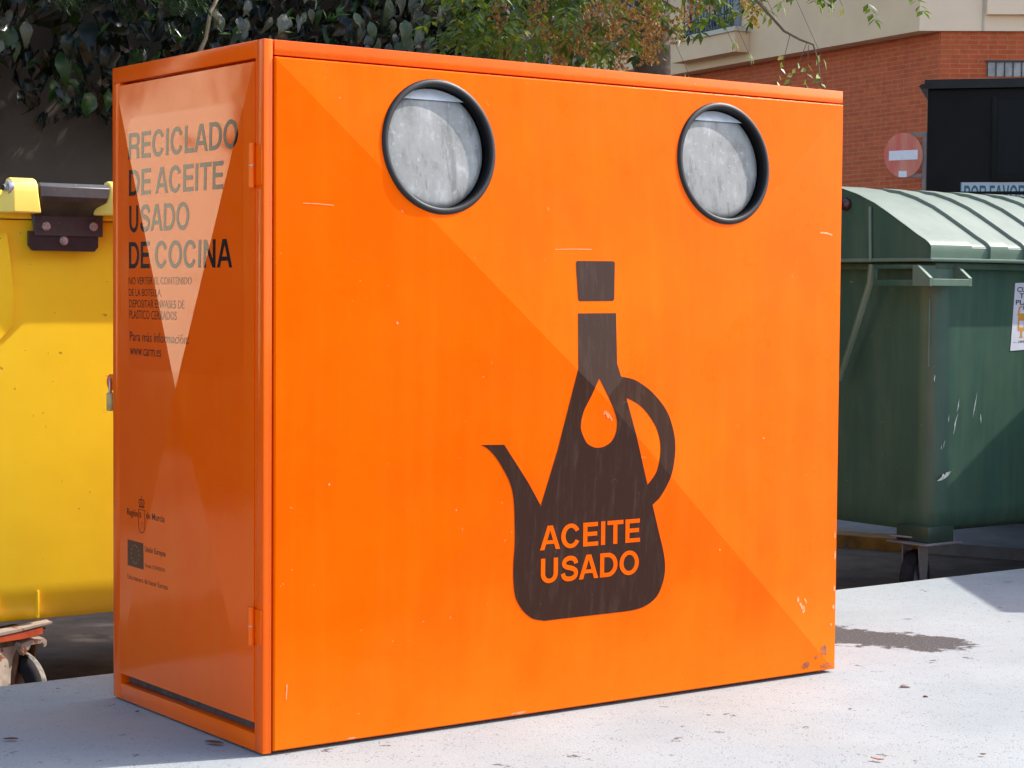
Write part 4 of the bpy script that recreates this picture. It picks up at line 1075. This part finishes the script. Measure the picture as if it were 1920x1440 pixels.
for k in range(12):
    x0 = rg.uniform(2.4, 4.3); stm.tube([tuple(hl(Vector((x0+.2*math.sin(q*1.3), 5.22+.02*q, ZR+q*.6)))) for q in range(5)], .014, 6)
stm.build('stems', TWIG, hs, True)

# street tree: trunk, limbs, crown, seed pods
tr = empty('street_tree', (4.75, 4.55, ZR), 'street tree with yellowing fine leaves and dry orange brown seed pods hanging over the containers', 'tree')
T0 = Vector((4.75, 4.55, ZR))
def tl(p): return tuple(Vector(p)-T0)
rg = random.Random(5)
tk = MB(); tk.tube([tl(p) for p in ((4.75, 4.55, ZR), (4.74, 4.56, .6), (4.78, 4.52, 1.6), (4.74, 4.5, 2.6), (4.8, 4.4, 3.4), (4.8, 4.3, 4.4))], [.15, .115, .10, .09, .075, .05], 12); tk.build('trunk', BARK, tr, True)
lb = MB(); crown = MB(); seeds = MB()
rvec = Vector((.809, -.588, 0)); fvec = Vector((.588, .808, 0))
def bez(a, b, c, n=7):
    return [a*(1-t)**2+b*2*t*(1-t)+c*t*t for t in [i/n for i in range(n+1)]]
tips = []
# limbs reaching out on all sides; those over the street droop at the ends
for k in range(26):
    ang = 2*math.pi*k/26+rg.uniform(-.1, .1); ln = rg.uniform(1.2, 2.3)
    a = Vector((4.76, 4.45, rg.uniform(2.5, 4.0)))
    e = a+Vector((math.cos(ang)*ln, math.sin(ang)*ln, rg.uniform(-.5, .9)))
    e.z = max(e.z, 2.55)
    b_ = (a+e)/2+Vector((0, 0, .55))
    P = bez(a, b_, e); lb.tube([tl(p) for p in P], [.035, .030, .026, .022, .018, .014, .010, .006], 6)
    for p in P[2:]: tips.append(p)
def crown_bottom(s):     # s = distance along the screen-right direction from the trunk side
    pts = [(-3, 2.9), (-.9, 2.35), (-.25, 1.98), (.05, 1.97), (.45, 1.96), (.60, 1.99), (.75, 2.09), (1.05, 2.13), (1.35, 2.20), (1.7, 2.28), (2.3, 2.4), (3.2, 2.7)]
    for (a, za), (b_, zb) in zip(pts, pts[1:]):
        if a <= s <= b_: return za+(zb-za)*(s-a)/(b_-a)
    return 2.9
O_ = Vector((3.137, 3.507, 0))     # foot of the sightline through the crown's left end
cnt = 0
for i in range(1000):
    s = rg.uniform(-.28, 1.5); dpt = rg.uniform(-.9, 1.2)
    base = O_+rvec*(s*(1+dpt*.115))+fvec*dpt
    zb = crown_bottom(s); z = zb+(abs(rg.gauss(0, .22)) if s < .7 else abs(rg.gauss(0, .16)))*1.2
    if s > .42 and rg.random() < min(.86, (s-.42)*2.2+.25): continue
    z = .918+(z-.918)*(1+dpt*.115)
    p = base+Vector((0, 0, z))
    t = min(1, max(0, rg.gauss(.42, .22)))
    pinnate(crown, Vector(tl(p)), Vector((rg.uniform(-1, 1), rg.uniform(-1, 1), rg.uniform(-.8, .2))), rg.uniform(.07, .13), t, 3, .058, .023, .5)
for i in range(130):
    s = rg.choice((rg.uniform(-.1, .3), rg.uniform(.1, .5), rg.uniform(.3, .62), rg.uniform(.55, 1.2))); dpt = rg.uniform(-.8, .8)
    base = O_+rvec*(s*(1+dpt*.115))+fvec*dpt; z = crown_bottom(s)+rg.uniform(-.02, .22); z = .918+(z-.918)*(1+dpt*.115)
    p = base+Vector((0, 0, z)); ln = rg.uniform(.04, .16 if s < .9 else .10); nb = int(ln*330)
    for j in range(nb):
        q_ = p+Vector((rg.gauss(0, .016), rg.gauss(0, .016), -ln*j/nb+rg.gauss(0, .006)))
        leaflet(seeds, Vector(tl(q_)), Vector((rg.uniform(-1, 1), rg.uniform(-1, 1), -.8)), rnd_unit(), rg.uniform(.014, .026), rg.uniform(.010, .016), rg.random())
# the body of the crown above and behind the frame, shading the wall and the shrub
SA = SUN_DIR.cross(Vector((0, 0, 1))).normalized(); SB = SUN_DIR.cross(SA)
for i in range(1700):
    c = rg.choice(tips)+Vector((rg.gauss(0, .28), rg.gauss(0, .28), rg.gauss(.12, .25)))
    if c.z < 3.8 and math.sin(c.dot(SA)*6.5)+math.sin(c.dot(SB)*6.0+1.0) > .35: continue      # ragged gaps that let sunlight through
    if c.z < 2.55: c.z = 2.55+rg.uniform(0, .4)
    pinnate(crown, Vector(tl(c)), Vector((rg.uniform(-1, 1), rg.uniform(-1, 1), rg.uniform(-.5, .3))), rg.uniform(.14, .22), min(1, max(0, rg.gauss(.4, .2))), 4, .085, .036, .4)
for i in range(420):  # clump of foliage added out of view to shade the road
    c = Vector((rg.gauss(4.4, .32), rg.gauss(1.9, .30), max(2.75, rg.gauss(3.35, .25))))
    pinnate(crown, Vector(tl(c)), Vector((rg.uniform(-1, 1), rg.uniform(-1, 1), rg.uniform(-.5, .3))), rg.uniform(.14, .22), min(1, max(0, rg.gauss(.4, .2))), 4, .085, .036, .4)
for k in range(9):
    e = Vector((rg.gauss(4.4, .35), rg.gauss(1.8, .3), rg.uniform(2.9, 3.6)))
    P = bez(Vector((4.76, 4.3, 3.3)), Vector((4.6, 3.1, 3.9)), e); lb.tube([tl(p) for p in P], [.03, .026, .022, .018, .014, .011, .008, .005], 6)
# thin bare branch that droops to the right with a few pale leaves
def strand(path, rad, leaves, n=1):
    lb.tube([tl(p) for p in path], rad, 6)
tw = [Vector(p) for p in ((3.55, 2.75, 2.62), (2.95, 2.05, 2.15), (2.826, 1.625, 1.890), (2.883, 1.579, 1.808), (2.927, 1.546, 1.779), (2.963, 1.518, 1.762), (2.974, 1.508, 1.714), (2.982, 1.496, 1.615))]
lb.tube([tl(p) for p in [Vector((4.6, 4.2, 3.0)), Vector((4.1, 3.5, 2.9))]+tw], [.020, .014, .010, .007, .0055, .005, .0045, .0035, .003, .002], 6)
for top, bot in ((Vector((2.90, 1.565, 1.80)), Vector((2.856, 1.592, 1.618))), (Vector((2.945, 1.53, 1.77)), Vector((2.885, 1.570, 1.605))), (Vector((2.950, 1.528, 1.76)), Vector((2.943, 1.533, 1.612))), (Vector((2.974, 1.508, 1.714)), Vector((2.984, 1.497, 1.606)))):
    lb.tube([tl(top), tl((top+bot)/2+Vector((.004, 0, -.004))), tl(bot)], .0013, 5)
    for j in range(6):
        t = .42+.58*j/5; q_ = top.lerp(bot, t)
        leaflet(crown, Vector(tl(q_)), Vector((rg.uniform(-.9, .4), rg.uniform(-.4, .4), -.35)), Vector((rg.uniform(.1, .8), -.8, rg.uniform(.3, 1))), rg.uniform(.026, .036), rg.uniform(.016, .021), rg.uniform(.6, .86))
for p in ((3.253, 1.771, 1.768), (2.851, 1.803, 1.787), (2.721, 1.572, 1.71), (2.933, 2.131, 1.718), (3.17, 1.964, 1.924), (3.374, 1.843, 1.971), (3.24, 1.656, 1.931), (3.107, 1.655, 1.93), (2.971, 1.673, 1.924), (3.113, 1.87, 1.909)):
    p = Vector(p); a = p+Vector((-.08, .1, .28))
    lb.tube([tl(a), tl(p)], .0011, 4)
    for j in range(2): leaflet(crown, Vector(tl(p+rnd_unit()*.012)), Vector((rg.uniform(-.6, .6), 0, -.9)), Vector((.4, -.8, .6)), .045, .024, rg.uniform(.55, .85))
for k in range(14):
    s = rg.uniform(.0, 1.0); p = O_+rvec*s+Vector((0, 0, crown_bottom(s)+rg.uniform(0, .1))); a = p+rvec*rg.uniform(-.35, .1)+Vector((0, 0, rg.uniform(.12, .35)))
    lb.tube([tl(a), tl((a+p)/2+Vector((0, 0, -.02))), tl(p)], [.005, .0035, .002], 5)
lb.build('limbs', BARK, tr, True); crown.build('crown', TREE_L, tr, False, fix=False); seeds.build('seed_pods', SEED, tr, False, fix=False)

# feathery tree whose fronds hang into the top left
ft = empty('feathery_tree', (.6, 4.9, ZR), 'tree with fine feathery dark green fronds hanging at the top left above the wall', 'tree')
F0 = Vector((.6, 4.9, ZR))
def f_(p): return tuple(Vector(p)-F0)
rg = random.Random(17)
m = MB(); m.tube([f_(p) for p in ((.6, 4.9, ZR), (.62, 4.88, 1.2), (.7, 4.8, 2.4), (.9, 4.6, 3.4), (1.1, 4.5, 4.0))], [.10, .085, .075, .06, .04], 10); m.build('trunk', BARK, ft, True)
fm = MB(); br_ = MB()
def frond(p, d, L):
    d = d.normalized(); side = d.cross(Vector((0, 0, 1))).normalized(); k = 16
    for i in range(k):
        d = (d+Vector((0, 0, -.035))).normalized(); p = p+d*(L/k); w_ = L*.34*math.sin(math.pi*(i+1.5)/(k+2))
        for sg in (-1, 1):
            pd = (d*.6+side*sg*.8+Vector((0, 0, -.15))).normalized()
            for q_ in range(5): leaflet(fm, Vector(f_(p+pd*w_*(q_/5))), pd+d*(.6 if q_ % 2 else -.6), Vector((0, 0, 1))+rnd_unit()*.3, .018, .006, rg.random())
for i in range(75):
    a = Vector((rg.uniform(1.25, 2.15), rg.uniform(4.35, 4.7), 2.24+abs(rg.gauss(0, .16)))); frond(a, Vector((rg.uniform(-.2, 1), rg.uniform(-.6, .3), -.35)), rg.uniform(.18, .28))
for i in range(120):
    a = Vector((rg.uniform(-.2, 2.0), rg.uniform(4.2, 5.2), rg.uniform(2.7, 4.2))); frond(a, Vector((rg.uniform(-1, 1), rg.uniform(-1, 1), -.1)), rg.uniform(.25, .4))
for k in range(10):
    e = Vector((rg.uniform(0, 2.1), rg.uniform(4.3, 5.1), rg.uniform(2.5, 4))); br_.tube([f_((.85, 4.65, 3.2)), f_((Vector((.85, 4.65, 3.2))+e)/2+Vector((0, 0, .2))), f_(e)], [.025, .015, .006], 6)
br_.build('limbs', BARK, ft, True); fm.build('crown', FROND, ft, False, fix=False)

# notice panel against the wall at the far left
npn = empty('notice_panel', (1.50, 5.30, ZR), 'dark notice post with small white notices and an orange tag, left of the yellow container', 'notice panel')
mb = MB(); mb.box(-.16, .045, -.02, .02, 0, 2.35, .004); mb.build('post', simple('dark grey panel', (.085, .075, .07), .7, var=.2), npn, True)
mb = MB()
NOTICE = simple('soiled white notice', (.36, .34, .31), .7, var=.3, scale=60)
for z0, z1, zl in ((1.770, 1.812, (1.803, 1.793, 1.783)), (1.715, 1.750, (1.742, 1.730)), (1.590, 1.625, ())):
    mb = MB(); mb.box(-.03, .040, -.0235, -.0205, z0, z1); no_ = mb.build('notice', NOTICE, npn)
    for z in zl:
        mb = MB(); mb.box(-.026, .036, -.0245, -.0237, z-.0022, z+.0022); mb.build('print_line', INKP, no_)
mb = MB(); mb.box(.008, .035, -.0235, -.0205, 1.945, 1.975); mb.build('orange_tag', simple('orange tag', (.5, .06, .012), .6), npn)
# ------------------------------------------------------------------ unseen things added outside the frame for reflections and shadows
ww = MB(); ww.box(-5.0, -4.2, 7.45, 10.1, ZR-.02, 6.0, .01)  # added wall, unseen, that gives the door its bright reflection
tag(ww.build('unseen_house_wall', ADDED_WALL), 'unseen cream house wall added off to the left for the orange door to reflect', 'wall')
hg_ = empty('unseen_side_hedge', (-4.3, 5.0, ZR), 'unseen dark hedge added off to the left to keep door reflections dark', 'hedge')  # added hedge, unseen, darkening one side of the door reflection
rg = random.Random(3); hmb = MB()
for i in range(5200):
    x = rg.uniform(-5.6, -3.3); y = rg.uniform(2.2, 6.9); z = rg.uniform(ZR, 3.4)
    L = rg.uniform(.10, .2); leaflet(hmb, Vector((x+4.3, y-5.0, z-ZR)), rnd_unit(), rnd_unit(), L, L*.6, rg.uniform(0, .6))
hmb.build('foliage', HEDGE_L, hg_, False, fix=False)
m = MB(); m.box(-1.1, .8, -2.6, 1.8, 0, 3.2, .1); m.build('inner_branches', simple('dark twiggy inside', (.02, .022, .014), .95), hg_)
lh = MB(); rg = random.Random(9)
lo_ = empty('unseen_low_hedge', (-3.6, 8.7, ZR), 'unseen knee high hedge added before the cream wall to darken low door reflections', 'hedge')  # added hedge, unseen, darkening the lower door reflection
for i in range(3800):
    L = rg.uniform(.06, .12); leaflet(lh, Vector((rg.uniform(-.4, .4), rg.uniform(-1.6, 1.9), rg.uniform(0, .62))), rnd_unit(), rnd_unit(), L, L*.6, rg.uniform(0, .5))
lh.build('foliage', HEDGE_L, lo_, False, fix=False)
m = MB(); m.box(-.3, .3, -1.5, 1.8, 0, .55, .05); m.build('inner_branches', bpy.data.materials['dark twiggy inside'], lo_)
def igloo(x, y, mat, label, top):
    e = empty('unseen_bottle_bank', (x, y, 0), label, 'added bottle bank')
    m = MB(); m.lathe([(0, .03), (.50, .03), (.58, .10), (.60, .4), (.585, .9), (.52, top-.32), (.40, top-.12), (.20, top-.02), (0, top)], (0, 0, 0), (0, 0, 1), 48); b_ = m.build('body', mat, e, True, 60)
    m = MB(); m.lathe([(.10, .0), (.115, -.02), (.085, -.03), (.085, .03)], (-.50, -.20, top-.42), (.9, .36, -.2), 24); m.build('opening', RUBBER, e, True)
    m = MB(); m.tube([(-.1, 0, top-.02), (-.1, 0, top+.06), (.1, 0, top+.06), (.1, 0, top-.02)], .012, 8); m.build('lifting_eye', STEEL, e, True)
igloo(5.05, .72, simple('bottle green shell', (.02, .09, .04), .4), 'unseen round bottle bank added to shade the green wheeled container', 1.55)  # added unseen, its round outline shades the green container
cb = empty('unseen_clothes_bank', (4.15, -.10, 0), 'unseen grey steel clothes bank added off to the right to shade the pavement', 'recycling container', rz=math.atan2(.81, .58))  # added unseen, angular so its shadow falls across the pavement
m = MB(); m.box(0, .95, -.95, 0, .04, 1.50, .03); m.build('body', simple('grey steel shell', (.20, .21, .22), .45), cb, True)
m = MB(); m.box(.15, .80, -.955, -.945, 1.05, 1.32, .004); m.build('hatch', BLACKIN, cb)
m = MB(); m.box(.05, .90, -.90, -.05, 0, .0395, .004); m.build('base', BLACKMETAL, cb)
# ------------------------------------------------------------------ litter on the pavement
def litter(name, x, y, rz, L, Wd, mat, label, cat, curl=.2, group=None, lift=.001):
    m = MB(); n = 6; vs = []
    for i in range(n+1):
        t = i/n; h = Wd*.5*math.sin(math.pi*min(.98, max(.02, t)))**.7; zc_ = .004+curl*L*(2*t-1)**2*.5
        vs += [(L*(t-.5), -h, zc_+h*.35), (L*(t-.5), 0, zc_), (L*(t-.5), h, zc_+h*.35)]
    fs = [[i*3+k, i*3+k+1, (i+1)*3+k+1, (i+1)*3+k] for i in range(n) for k in (0, 1)]
    m.add(vs, fs); o = m.build(name, mat, None, True, 80)
    sol = o.modifiers.new('thickness', 'SOLIDIFY'); sol.thickness = .0012
    o.location = (x, y, lift); o.rotation_euler = (0, 0, rz); return tag(o, label, cat, group)
litter('dry_leaf', -.032, .143, R(-60), .042, .016, DRYLEAF, 'dark brown leaf lying close to the foot of the orange container', 'dry leaf', .08)
litter('dry_leaf', -.355, .402, R(-30), .030, .012, DRYLEAF, 'dark shrivelled leaf at the far left on the shaded pavement', 'dry leaf', .08)
litter('dry_leaf', -.030, .500, R(40), .010, .008, DRYLEAF, 'tiny dark leaf scrap behind the left corner of the orange container', 'dry leaf', .2)
litter('dry_leaf', .974, -.711, R(-70), .028, .008, simple('red brown leaf', (.33, .10, .06), .7), 'thin reddish leaf scrap on the sunlit pavement at the bottom edge', 'dry leaf', .2)
litter('dry_leaf', 1.18, -.80, R(-30), .012, .007, DRYLEAF, 'small brown scrap on the sunlit pavement near the bottom right corner', 'dry leaf', .2)
def pebble(x, y, s, label, seed, mat=GREYSTONE):
    bm = bmesh.new(); bmesh.ops.create_icosphere(bm, subdivisions=2, radius=s); rg3 = random.Random(seed)
    for v in bm.verts: v.co = Vector((v.co.x*1.5, v.co.y, v.co.z*.5))*(.8+.4*rg3.random())
    m = MB(); m.bm(bm); o = m.build('pebble', mat, None, True, 60); o.location = (x, y, s*.38); o.rotation_euler = (0, 0, R(-40)); return tag(o, label, 'pebble')
pebble(1.570, -.231, .008, 'flat pinkish stone chip on the sunlit pavement right of the orange container', 1)
pebble(1.526, -.334, .0042, 'tiny dark pebble just below the flat stone chip on sunlit pavement', 2, DRYLEAF)
pebble(1.75, -.62, .004, 'tiny dark pebble far right on the sunlit pavement', 3, DRYLEAF)
